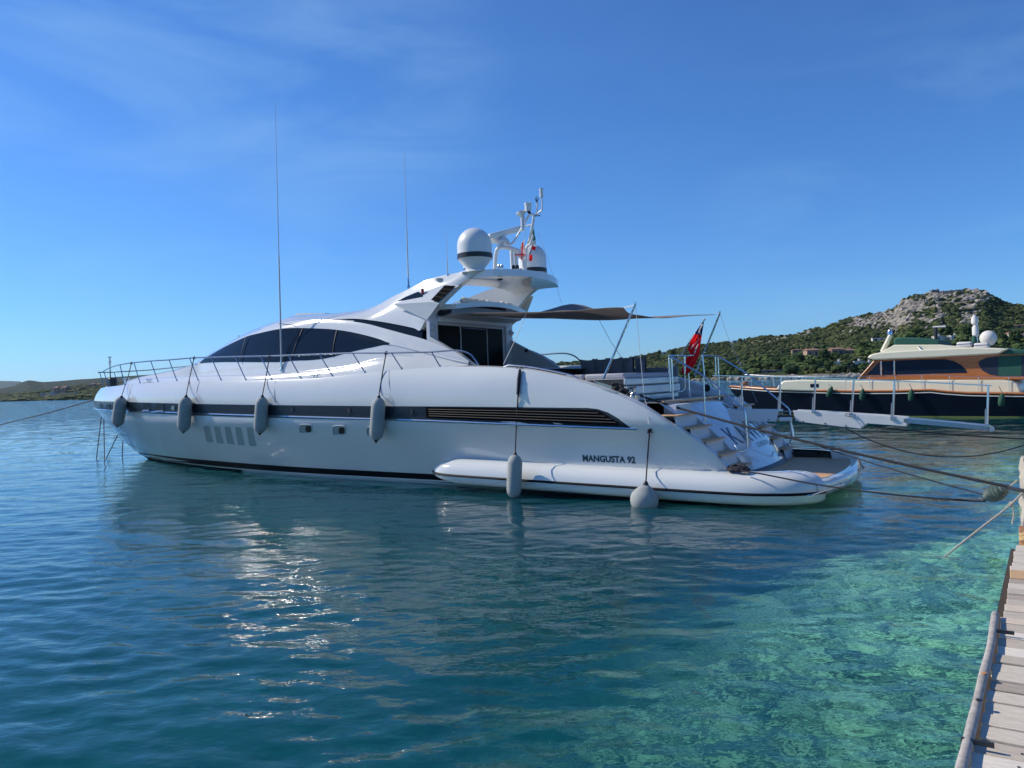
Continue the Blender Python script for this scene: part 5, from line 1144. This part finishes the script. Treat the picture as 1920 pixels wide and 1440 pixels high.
class Hill:
    def __init__(s, ridge, D0, Dr, prof, amp, blobs=()):
        A = [at_(*p) for p in ridge]; s.a = [p[0] for p in A]; s.e = [p[1] for p in A]
        s.D0, s.Dr, s.prof, s.amp, s.blobs = D0, Dr, prof, amp, blobs
    def dist(s, a): x = 960+a*FPX; return np.interp(x, *s.D0), np.interp(x, *s.Dr)
    def h(s, a, D):
        a, D = np.asarray(a, float), np.asarray(D, float); d0, dr = s.dist(a); t = (D-d0)/(dr-d0)
        zr = CAMH+np.interp(a, s.a, s.e)*dr; p = np.interp(t, *s.prof)
        X = a*D; n = (fbm(X*.05, D*.05, 4, 3)-.5)*2; n2 = fbm(X*.16+5, D*.16, 3, 9)-.5
        w_ = np.clip(t*4, 0, 1)*np.clip((1.0-t)*4+.25, 0, 1)
        return np.maximum(zr, .5)*p+(n*s.amp+n2*s.amp*.5*(1+1.5*s.rock(a, D, zr*p)))*w_-.4*(t < 0.01)
    def rock(s, a, D, z):
        v = (z-CAMH)/D; x = 960+a*FPX; y = 717-v*FPX-(x-960)*ROLL; r = np.zeros_like(np.asarray(x, float))
        for cx_, cy_, rx, ry, k in s.blobs: r = np.maximum(r, k*np.clip(1.5-np.sqrt(((x-cx_)/rx)**2+((y-cy_)/ry)**2), 0, 1))
        return r
    def mesh(s, name, m, x0, x1, dx, nt, tmax=1.5):
        xs = np.arange(x0, x1, dx); a = (xs-960)/FPX; t = np.concatenate([[-.05], np.linspace(0, 1, nt), np.linspace(1.03, tmax, 10)]); A, T = np.meshgrid(a, t)
        d0, dr = s.dist(A); D = d0+(dr-d0)*T; Z = s.h(A, D); n, k = A.shape; X = A*D
        mb = MB(); mb.grid([[(X[i, j], D[i, j], Z[i, j]) for j in range(k)] for i in range(n)]); zr = Z
        o = mb.build(name, m, None, ang=180); at = o.data.attributes.new('rock', 'FLOAT', 'POINT'); at.data.foreach_set('value', s.rock(A, D, Z).ravel().astype(np.float32))
        return tag(o, kind='structure')
    def ground(s, px, py):
        a, e = at_(px, py); d0, dr = s.dist(a); Ds = np.linspace(d0, dr, 600); hh = s.h(np.full(600, a), Ds); zz = CAMH+e*Ds; k = np.argmax(hh >= zz) if (hh >= zz).any() else 599
        return Vector((a*Ds[k], Ds[k], float(hh[k])))
PR = ([-.1, 0, .02, .12, .3, .5, .7, .85, 1, 1.25, 1.6], [-.02, 0, .035, .12, .26, .42, .62, .82, 1, .8, .1])
RB = [(1700, 578, 45, 34, 0.84), (1672, 602, 42, 26, 0.84), (1625, 606, 40, 13, 0.76), (1770, 556, 45, 14, 0.76), (1830, 556, 36, 14, 0.84), (1822, 585, 30, 26, 0.84), (1752, 590, 40, 22, 0.63), (1745, 608, 25, 14, 0.67), (1500, 624, 30, 8, 0.67), (1455, 640, 32, 8, 0.5), (1400, 683, 26, 9, 0.63), (1385, 690, 20, 8, 0.59), (1360, 665, 18, 5, 0.34), (1600, 622, 60, 8, 0.42), (1430, 655, 18, 4, 0.42), (1560, 660, 15, 4, 0.25)]
R1 = Hill([(900, 712), (960, 704), (1000, 692), (1055, 680), (1095, 678), (1122, 684), (1153, 681), (1182, 671), (1237, 661), (1307, 648), (1349, 644.5), (1391, 638), (1432, 631), (1474, 632), (1495, 626), (1512, 619), (1550, 614), (1581, 601), (1612, 593), (1659, 585), (1676, 579), (1692, 563), (1711, 555), (1740, 551), (1751, 545), (1768, 547), (1810, 545), (1846, 545), (1858, 556), (1881, 568), (1900, 573), (1960, 574), (2100, 600), (2400, 640), (2900, 690)],
          ([900, 1150, 1400, 1600, 2000, 2900], [620, 520, 400, 330, 300, 300]), ([900, 1150, 1400, 1700, 2000, 2900], [900, 800, 720, 600, 560, 500]), PR, 2.6, RB)
R1.mesh('hillside', 'maquis', 905, 2850, 5, 110)
PL_ = ([-.1, 0, .05, .3, .6, 1, 1.3, 1.7], [-.05, 0, .08, .35, .65, 1, .7, .1])
L1 = Hill([(-900, 770), (-200, 751), (0, 741), (35, 739), (80, 734), (110, 729), (150, 725), (190, 721), (260, 716), (380, 712), (520, 713), (700, 722), (900, 722)], ([-900, 0, 180, 400, 900], [1500, 1000, 640, 560, 640]), ([-900, 0, 400, 900], [1900, 1350, 1000, 1000]), PL_, 1.6, [(100, 744, 25, 4, .5), (40, 747, 30, 3, .4)])
L1.mesh('near_headland', 'far_maquis', -800, 890, 7, 40)
L2_ = Hill([(-900, 765), (-200, 735), (0, 728), (25, 724), (42, 716), (55, 712.5), (66, 714), (80, 716.5), (110, 714.5), (145, 711.5), (185, 709), (240, 705), (300, 701), (380, 700), (520, 703), (700, 712), (900, 720)], ([-900, 900], [1900, 1500]), ([-900, 900], [2900, 2600]), PL_, 3.5)
L2_.mesh('back_hill', 'far_maquis', -800, 890, 7, 40)
L3_ = Hill([(-900, 745), (-300, 722), (-60, 715), (0, 714), (38, 715), (60, 724), (120, 735)], ([-900, 900], [7000, 7000]), ([-900, 900], [9000, 9000]), PL_, 6)
L3_.mesh('distant_hills', 'blue_hills', -850, 118, 8, 12)
# ---- scrub: many leaf clumps in one mesh
def leaf_mat(name, c1, c2, c3):
    m = bpy.data.materials.new(name); m.use_nodes = True; t = m.node_tree; b = t.nodes['Principled BSDF']; l = t.links.new
    b.inputs['Roughness'].default_value = .9; b.inputs['Specular IOR Level'].default_value = .15
    at = N(t, 'ShaderNodeAttribute', attribute_name='tone'); c = N(t, 'ShaderNodeValToRGB'); e = c.color_ramp.elements
    e[0].color = (*c1, 1); e[1].color = (*c3, 1); q = e.new(.5); q.color = (*c2, 1); l(at.outputs['Fac'], c.inputs[0])
    gm = N(t, 'ShaderNodeNewGeometry'); n = N(t, 'ShaderNodeTexNoise'); n.inputs['Scale'].default_value = 1.1; n.inputs['Detail'].default_value = 3; l(gm.outputs['Position'], n.inputs['Vector'])
    r = N(t, 'ShaderNodeMapRange'); r.inputs[1].default_value = .35; r.inputs[2].default_value = .65; r.inputs[3].default_value = .55; r.inputs[4].default_value = 1.35; l(n.outputs[0], r.inputs[0])
    x = N(t, 'ShaderNodeVectorMath', operation='SCALE'); l(c.outputs[0], x.inputs[0]); l(r.outputs[0], x.inputs['Scale']); l(x.outputs[0], b.inputs['Base Color']); MT[name] = m
leaf_mat('scrub_leaf', (.020, .038, .014), (.052, .070, .024), (.12, .125, .045))
leaf_mat('tree_leaf', (.018, .040, .014), (.044, .074, .022), (.09, .12, .036))
_b = bmesh.new(); bmesh.ops.create_icosphere(_b, subdivisions=1, radius=1); ICO_V = np.array([v.co[:] for v in _b.verts]); ICO_F = np.array([[v.index for v in f.verts] for f in _b.faces]); _b.free()
_b = bmesh.new(); bmesh.ops.create_icosphere(_b, subdivisions=2, radius=1); IC2_V = np.array([v.co[:] for v in _b.verts]); IC2_F = np.array([[v.index for v in f.verts] for f in _b.faces]); _b.free()
def blobs(name, m, P, R, tone, V0=ICO_V, F0=ICO_F, rough=.35, smooth=False, tilt=None):
    """P centres (n,3), R radii (n,3)"""
    n = len(P); k = len(V0); jit = 1+rng.uniform(-rough, rough, (n, k, 1)); V = V0[None]*jit; th = rng.uniform(0, 6.28, n); c, s = np.cos(th)[:, None], np.sin(th)[:, None]
    x = V[..., 0]*c-V[..., 1]*s; y = V[..., 0]*s+V[..., 1]*c; V = np.stack([x, y, V[..., 2]], -1)*R[:, None, :]
    if tilt is not None: V[..., 2] += V[..., 0]*tilt
    V = V+P[:, None, :]; F = (F0[None]+(np.arange(n)*k)[:, None, None]).reshape(-1, 3)
    me = bpy.data.meshes.new(name); me.vertices.add(n*k); me.vertices.foreach_set('co', V.ravel()); me.loops.add(F.size); me.loops.foreach_set('vertex_index', F.ravel().astype(np.int32)); me.polygons.add(len(F)); me.polygons.foreach_set('loop_start', np.arange(len(F))*3); me.update(calc_edges=True)
    a = me.attributes.new('tone', 'FLOAT', 'POINT'); a.data.foreach_set('value', np.repeat(tone, k).astype(np.float32)); me.polygons.foreach_set('use_smooth', np.full(len(F), smooth)); me.materials.append(MT[m])
    o = bpy.data.objects.new(name, me); sc.collection.objects.link(o); return o
HX = [(1560, 668, 88, 13), (1602, 690, 72, 12), (1549, 694, 18, 6), (1648, 640, 22, 6), (1776, 640, 42, 10), (1872, 642, 16, 8), (1910, 638, 34, 13), (1911, 614, 18, 4), (1448, 699, 50, 5), (1378, 643, 10, 4), (1246, 664, 9, 4), (1497, 660, 22, 4), (112, 736, 26, 9), (99, 740, 14, 4), (79, 741, 8, 3), (146, 738, 12, 4), (178, 724, 18, 4)]
def scatter(H_, n, x0, x1, rmin, rmax, rockmax=.52, tmin=.03, tmax=1.02, seed=1, rockmin=None, pw=1.0):
    rs = np.random.RandomState(seed); xs = rs.uniform(x0, x1, n); t = tmin+(tmax-tmin)*rs.uniform(0, 1, n)**pw; a = (xs-960)/FPX; d0, dr = H_.dist(a); D = d0+(dr-d0)*t; Z = H_.h(a, D); rk = H_.rock(a, D, Z); dn = fbm(a*D*.03, D*.03, 3, 21)
    ok = (rk*(.45+1.1*fbm(a*D*.07, D*.05, 3, 33))+.3*rs.uniform(-1, 1, n) < rockmax) if rockmin is None else (rk*(.5+1.0*fbm(a*D*.07, D*.05, 3, 33))+.15*rs.uniform(-1, 1, n) > rockmin)
    px_ = 960+a*FPX; py_ = 717-(Z-CAMH)/D*FPX-(px_-960)*ROLL
    for hx, hy, hw, hh_ in HX: ok &= ~((np.abs(px_-hx) < hw/2+5) & (py_ > hy-hh_-1) & (py_ < hy+7))
    a, D, Z, t, dn = a[ok], D[ok], Z[ok], t[ok], dn[ok]; r = rs.uniform(rmin, rmax, len(a))*(.75+.5*dn)
    return np.stack([a*D, D, Z], -1), r, t, rs
P, r, t, rs = scatter(R1, 21000, 1000, 2100, .7, 1.9, tmax=1.01)
R3 = np.stack([r*rs.uniform(.9, 1.5, len(r)), r*rs.uniform(.9, 1.4, len(r)), r*rs.uniform(.55, .95, len(r))], -1); P[:, 2] += r*.35
tag(blobs('hillside_scrub', 'scrub_leaf', P, R3, np.clip(rs.normal(.45, .28, len(r)), 0, 1)), 'dense green maquis scrub covering the rocky hillside', 'scrub', kind='stuff')
# lower wooded belt: bigger rounded crowns made of several clumps
P, r, t, rs = scatter(R1, 900, 1250, 2150, 2.0, 3.8, tmin=.02, tmax=.42, seed=5, pw=1.3)
PP, RR, TT = [], [], []
for p, q, in zip(P, r):
    tn = rs.uniform(0, 1)
    for k in range(9):
        d = rs.normal(0, 1, 3); d /= np.linalg.norm(d); d[2] = abs(d[2]); PP.append(p+np.array([0, 0, q*.5])+d*q*.62*np.array([1.2, 1.2, .8])); s_ = q*rs.uniform(.28, .5); RR.append([s_*1.2, s_*1.2, s_*.8]); TT.append(np.clip(tn+rs.normal(0, .2), 0, 1))
tag(blobs('shore_wood', 'tree_leaf', np.array(PP), np.array(RR), np.array(TT)), 'darker wooded belt of rounded crowns on the lower slope above the shore', 'wood', kind='stuff')
# granite slabs and boulders
mat('granite', (.37, .335, .285), .95, noise=(.22, (.17, .15, .125), .14), bump=(1.2, .8, .6))
P, r, t, rs = scatter(R1, 6500, 1000, 2000, .7, 2.6, tmin=.05, tmax=1.01, seed=8, rockmin=.55)
R3 = np.stack([r*rs.uniform(.6, 1.0, len(r)), r*rs.uniform(.6, 1.1, len(r)), r*rs.uniform(.5, 1.25, len(r))], -1)
bo = blobs('granite_outcrops', 'granite', P, R3, np.zeros(len(r)), rough=.38); tag(bo, 'pale granite slabs and boulders breaking through the scrub on the hill', 'rocks', kind='stuff')
co = np.zeros(len(bo.data.vertices)*3); bo.data.vertices.foreach_get('co', co); co = co.reshape(-1, 12, 3); cz = P[:, None, 2]; co[..., 0] += (co[..., 2]-cz)*.55; bo.data.vertices.foreach_set('co', co.ravel())
# shore rocks
xs = rng.uniform(1300, 2000, 420); a = (xs-960)/FPX; d0, dr = R1.dist(a); D = d0+rng.uniform(-3, 8, 420); r = rng.uniform(.5, 1.9, 420)
tag(blobs('shore_rocks', 'granite', np.stack([a*D, D, np.full(420, .3)], -1), np.stack([r*1.4, r, r*.75], -1), np.zeros(420)), 'pale boulders along the waterline below the hill', 'rocks', kind='stuff')
P, r, t, rs = scatter(L1, 2600, -100, 560, 2.5, 6.5, tmin=.0, tmax=1.0, seed=15)
tag(blobs('headland_scrub', 'scrub_leaf', P, np.stack([r*1.5, r*1.3, r*.6], -1), np.clip(rs.normal(.5, .25, len(r)), 0, 1)), 'low scrub covering the distant headland on the left', 'scrub', kind='stuff')
# ---- trees one can tell apart above the shore
mat('bark', (.10, .075, .055), .9, bump=(8, .5, .05))
def make_tree(seed, kind):
    rs = np.random.RandomState(seed); o = bpy.data.objects.new('tree', None); sc.collection.objects.link(o); hgt = 6.5
    mb = MB(); mb.tube([(0, 0, -.5), (.1, 0, 1.2), (.3*rs.normal(), .2, 2.8), (.4*rs.normal(), .1, 4.2)], [.28, .22, .16, .08], 7)
    for k in range(4):
        th = k*1.6+rs.rand(); mb.tube([(.1, .1, 2.0+.3*k), (1.3*math.cos(th), 1.3*math.sin(th), 3.4+.3*k)], [.12, .04], 5)
    mb.build('trunk', 'bark', o); C, R3, T = [], [], []
    for k in range(150):
        d = rs.normal(0, 1, 3); d /= np.linalg.norm(d); q = rs.uniform(.45, 1)
        if kind: c = np.array([d[0]*2.9*q, d[1]*2.9*q, 4.4+abs(d[2])*1.5*q])
        else: c = np.array([d[0]*2.3*q, d[1]*2.3*q, 3.8+d[2]*2.3*q])
        s_ = rs.uniform(.3, .62); C.append(c); R3.append([s_, s_, s_*.75]); T.append(np.clip(rs.normal(.45, .28), 0, 1))
    cr = blobs('crown', 'tree_leaf', np.array(C), np.array(R3), np.array(T)); cr.parent = o; return o
protos = [make_tree(31, 0), make_tree(32, 1)]
TL = [(1262, 668, 1.1, 0, 'dark round tree low on the slope left of the ensign'), (1330, 700, .9, 1, 'flat-topped tree by the shore behind the ensign'), (1368, 698, 1.0, 0, 'round tree by the shore behind the stern hand rail'), (1448, 690, 1.0, 1, 'flat-topped tree beside the pale shore pavilion'),
      (1500, 690, 1.3, 0, 'large dark tree below the left end of the terracotta villa'), (1520, 697, 1.1, 1, 'broad tree at the shore below the terracotta villa'), (1545, 680, 1.25, 0, 'round tree between the terracotta villa and the long white villa'), (1556, 702, 1.1, 0, 'round green bush-like tree in front of the long white villa'), (1590, 700, 1.0, 1, 'low broad tree in front of the long white villa'),
      (1618, 665, 1.2, 0, 'tree behind the right end of the terracotta villa'), (1719, 636, 1.1, 1, 'dark pine left of the small white villa on the slope'), (1812, 636, 1.2, 0, 'dark tree right of the small white villa on the slope'), (1880, 650, 1.2, 0, 'dark tree below the tan house'), (1905, 648, 1.4, 0, 'large tree in front of the white villa at the right edge'), (1237, 665, .8, 0, 'small tree standing up on the left ridge')]
used = [False, False]
for px, py, s_, k, lab in TL:
    g_ = R1.ground(px, py); src = protos[k]
    if not used[k]: o = src; used[k] = True
    else:
        o = src.copy(); sc.collection.objects.link(o)
        for ch in list(src.children): c = ch.copy(); sc.collection.objects.link(c); c.parent = o
    o.location = g_-Vector((0, 0, .3)); o.scale = (s_,)*3; o.rotation_euler = (0, 0, px*.37); tag(o, lab, 'tree', 'trees above the shore')
# ---- houses
mat('plaster', (.66, .64, .60), .9, noise=(.4, (.56, .54, .50), .2)); mat('plaster_pink', (.42, .27, .19), .9, noise=(.4, (.32, .21, .16), .2)); mat('roof_tile', (.30, .17, .11), .9, noise=(1.5, (.22, .13, .09), .2)); mat('stone_wall', (.22, .20, .18), .95, noise=(1, (.14, .13, .12), .2)); mat('dark_opening', (.02, .022, .025), .4); mat('roof_flat', (.50, .48, .44), .9)
def house(H_, px, py, wpx, hpx, lab, wall='plaster', roof='roof_flat', wings=1, cat='house', name='house', pitched=False, chim=True, gap=0):
    g_ = H_.ground(px, py); D = g_.y; s_ = D/FPX; W_, Hh = wpx*s_, hpx*s_; o = bpy.data.objects.new(name, None); sc.collection.objects.link(o); o.location = g_-Vector((0, 0, 1.0)); o.rotation_euler = (0, 0, -.18); tag(o, lab, cat)
    rg = random.Random(int(px)); dep = W_*.45; x = -W_/2
    for k in range(wings):
        w2 = W_/wings*(1.0); hh = Hh*(1 if k % 2 == 0 else .78)+1.0; cx_ = x+w2/2; off = (k % 2)*dep*.12
        MB().box((cx_, dep/2+off, hh/2), (w2-.02, dep, hh)).build('wall', wall, o, smooth=False)
        if pitched: rf = MB().add([(cx_-w2/2-.4, off-.5, hh), (cx_+w2/2+.4, off-.5, hh), (cx_+w2/2+.4, dep+off+.5, hh), (cx_-w2/2-.4, dep+off+.5, hh), (cx_-w2/2*.8, dep/2+off, hh+Hh*.28), (cx_+w2/2*.8, dep/2+off, hh+Hh*.28)], [(0, 1, 5, 4), (2, 3, 4, 5), (1, 2, 5), (3, 0, 4), (3, 2, 1, 0)]).build('roof', roof, o, smooth=False)
        else: rf = MB().box((cx_, dep/2+off, hh+.12), (w2+.3, dep+.3, .26)).build('roof', roof, o, smooth=False)
        if chim and k != 1: MB().box((cx_+w2*.2, dep*.5, hh+Hh*.22), (.8, .8, Hh*.5)).build('chimney', wall, rf, smooth=False)
        nw = max(1, int(w2/3.2))
        for i in range(nw):
            wx = cx_-w2/2+(i+.5)*w2/nw; wh = min(hh*.42, 1.9); big = rg.random() < .4
            wn = MB().box((wx, off-.02, hh*.52+.3), (1.9 if big else 1.0, .06, wh)).build('window', 'dark_opening', o, smooth=False); MB().box((wx, off-.06, hh*.52+.3-wh/2-.06), (2.1 if big else 1.2, .14, .10)).build('sill', 'roof_flat', wn, smooth=False)
        x += w2
    return o
house(R1, 1560, 668, 88, 13, 'long terracotta-roofed villa with stone and pink walls on the slope', 'plaster_pink', 'roof_tile', 4, pitched=True)
house(R1, 1602, 690, 72, 12, 'long white villa among trees just above the shore', 'plaster', 'roof_flat', 4)
house(R1, 1549, 694, 18, 6, 'low grey-white outbuilding left of the long white villa', 'plaster', 'roof_flat', 1, chim=False)
house(R1, 1648, 640, 22, 6, 'small white building with a rounded roof above the terracotta villa', 'plaster', 'plaster', 1, chim=False)
house(R1, 1776, 640, 42, 10, 'white villa on the slope behind the green flybridge cover', 'plaster', 'roof_flat', 3)
house(R1, 1872, 642, 16, 8, 'tan-roofed house right of the white dome', 'plaster', 'roof_tile', 1, pitched=True)
house(R1, 1910, 638, 34, 13, 'white villa at the right edge', 'plaster', 'roof_tile', 2, pitched=True)
house(R1, 1911, 614, 18, 4, 'terracotta-roofed house high at the right edge', 'plaster_pink', 'roof_tile', 1, pitched=True, chim=False)
house(R1, 1448, 699, 50, 5, 'low pale beach pavilion at the shore', 'stone_wall', 'roof_flat', 2, chim=False)
house(R1, 1378, 643, 10, 4, 'tiny white house on the ridge right of the awning pole', 'plaster', 'roof_flat', 1, chim=False)
house(R1, 1246, 664, 9, 3.5, 'tiny white house on the ridge left of the ensign', 'plaster', 'roof_flat', 1, chim=False)
house(R1, 1497, 660, 22, 4, 'low tan house left of the terracotta villa', 'plaster_pink', 'roof_tile', 1, pitched=True, chim=False)
house(L1, 112, 736, 26, 9, 'terracotta-roofed hotel on the distant headland', 'plaster_pink', 'roof_tile', 3, pitched=True)
house(L1, 99, 740, 14, 4, 'white house left of the distant hotel', 'plaster', 'roof_tile', 2)
house(L1, 79, 741, 8, 3, 'tiny white house furthest left on the headland', 'plaster', 'roof_flat', 1, chim=False)
house(L1, 146, 738, 12, 4, 'pale house right of the distant hotel', 'plaster', 'roof_flat', 2)
house(L1, 178, 724, 18, 4, 'long tile-roofed house near the bow on the headland', 'plaster_pink', 'roof_tile', 2, pitched=True)
# fort wall on the summit
g_ = R1.ground(1790, 552); o = solo(MB().box((0, 0, 0), (14, 3, 5)), 'fort_wall', 'stone_wall', 'grey stone fort wall on the rocky summit', 'wall', (0, 0, 0)); o.location = g_+Vector((0, 2, .6)); o.rotation_euler = (0, 0, -.4)
g_ = R1.ground(1755, 548); o = solo(MB().box((0, 0, 0), (6, 3, 2.4)), 'fort_block', 'stone_wall', 'small dark stone block at the left end of the summit', 'wall', (0, 0, 0)); o.location = g_+Vector((0, 2, .8))

# ---- the air: pale haze over sea and hills
hz_ = bpy.data.materials.new('haze'); hz_.use_nodes = True; t = hz_.node_tree; t.nodes.clear(); ho = N(t, 'ShaderNodeOutputMaterial'); pv = N(t, 'ShaderNodeVolumePrincipled')
pv.inputs['Color'].default_value = (.62, .80, 1, 1); pv.inputs['Density'].default_value = HAZE; pv.inputs['Anisotropy'].default_value = .3; t.links.new(pv.outputs[0], ho.inputs['Volume']); MT['haze'] = hz_
o = MB().box((0, 0, 290), (33000, 33000, 600)).build('haze', 'haze', None, smooth=False); tag(o, 'pale blue sea haze thickening towards the horizon', 'haze', kind='stuff')
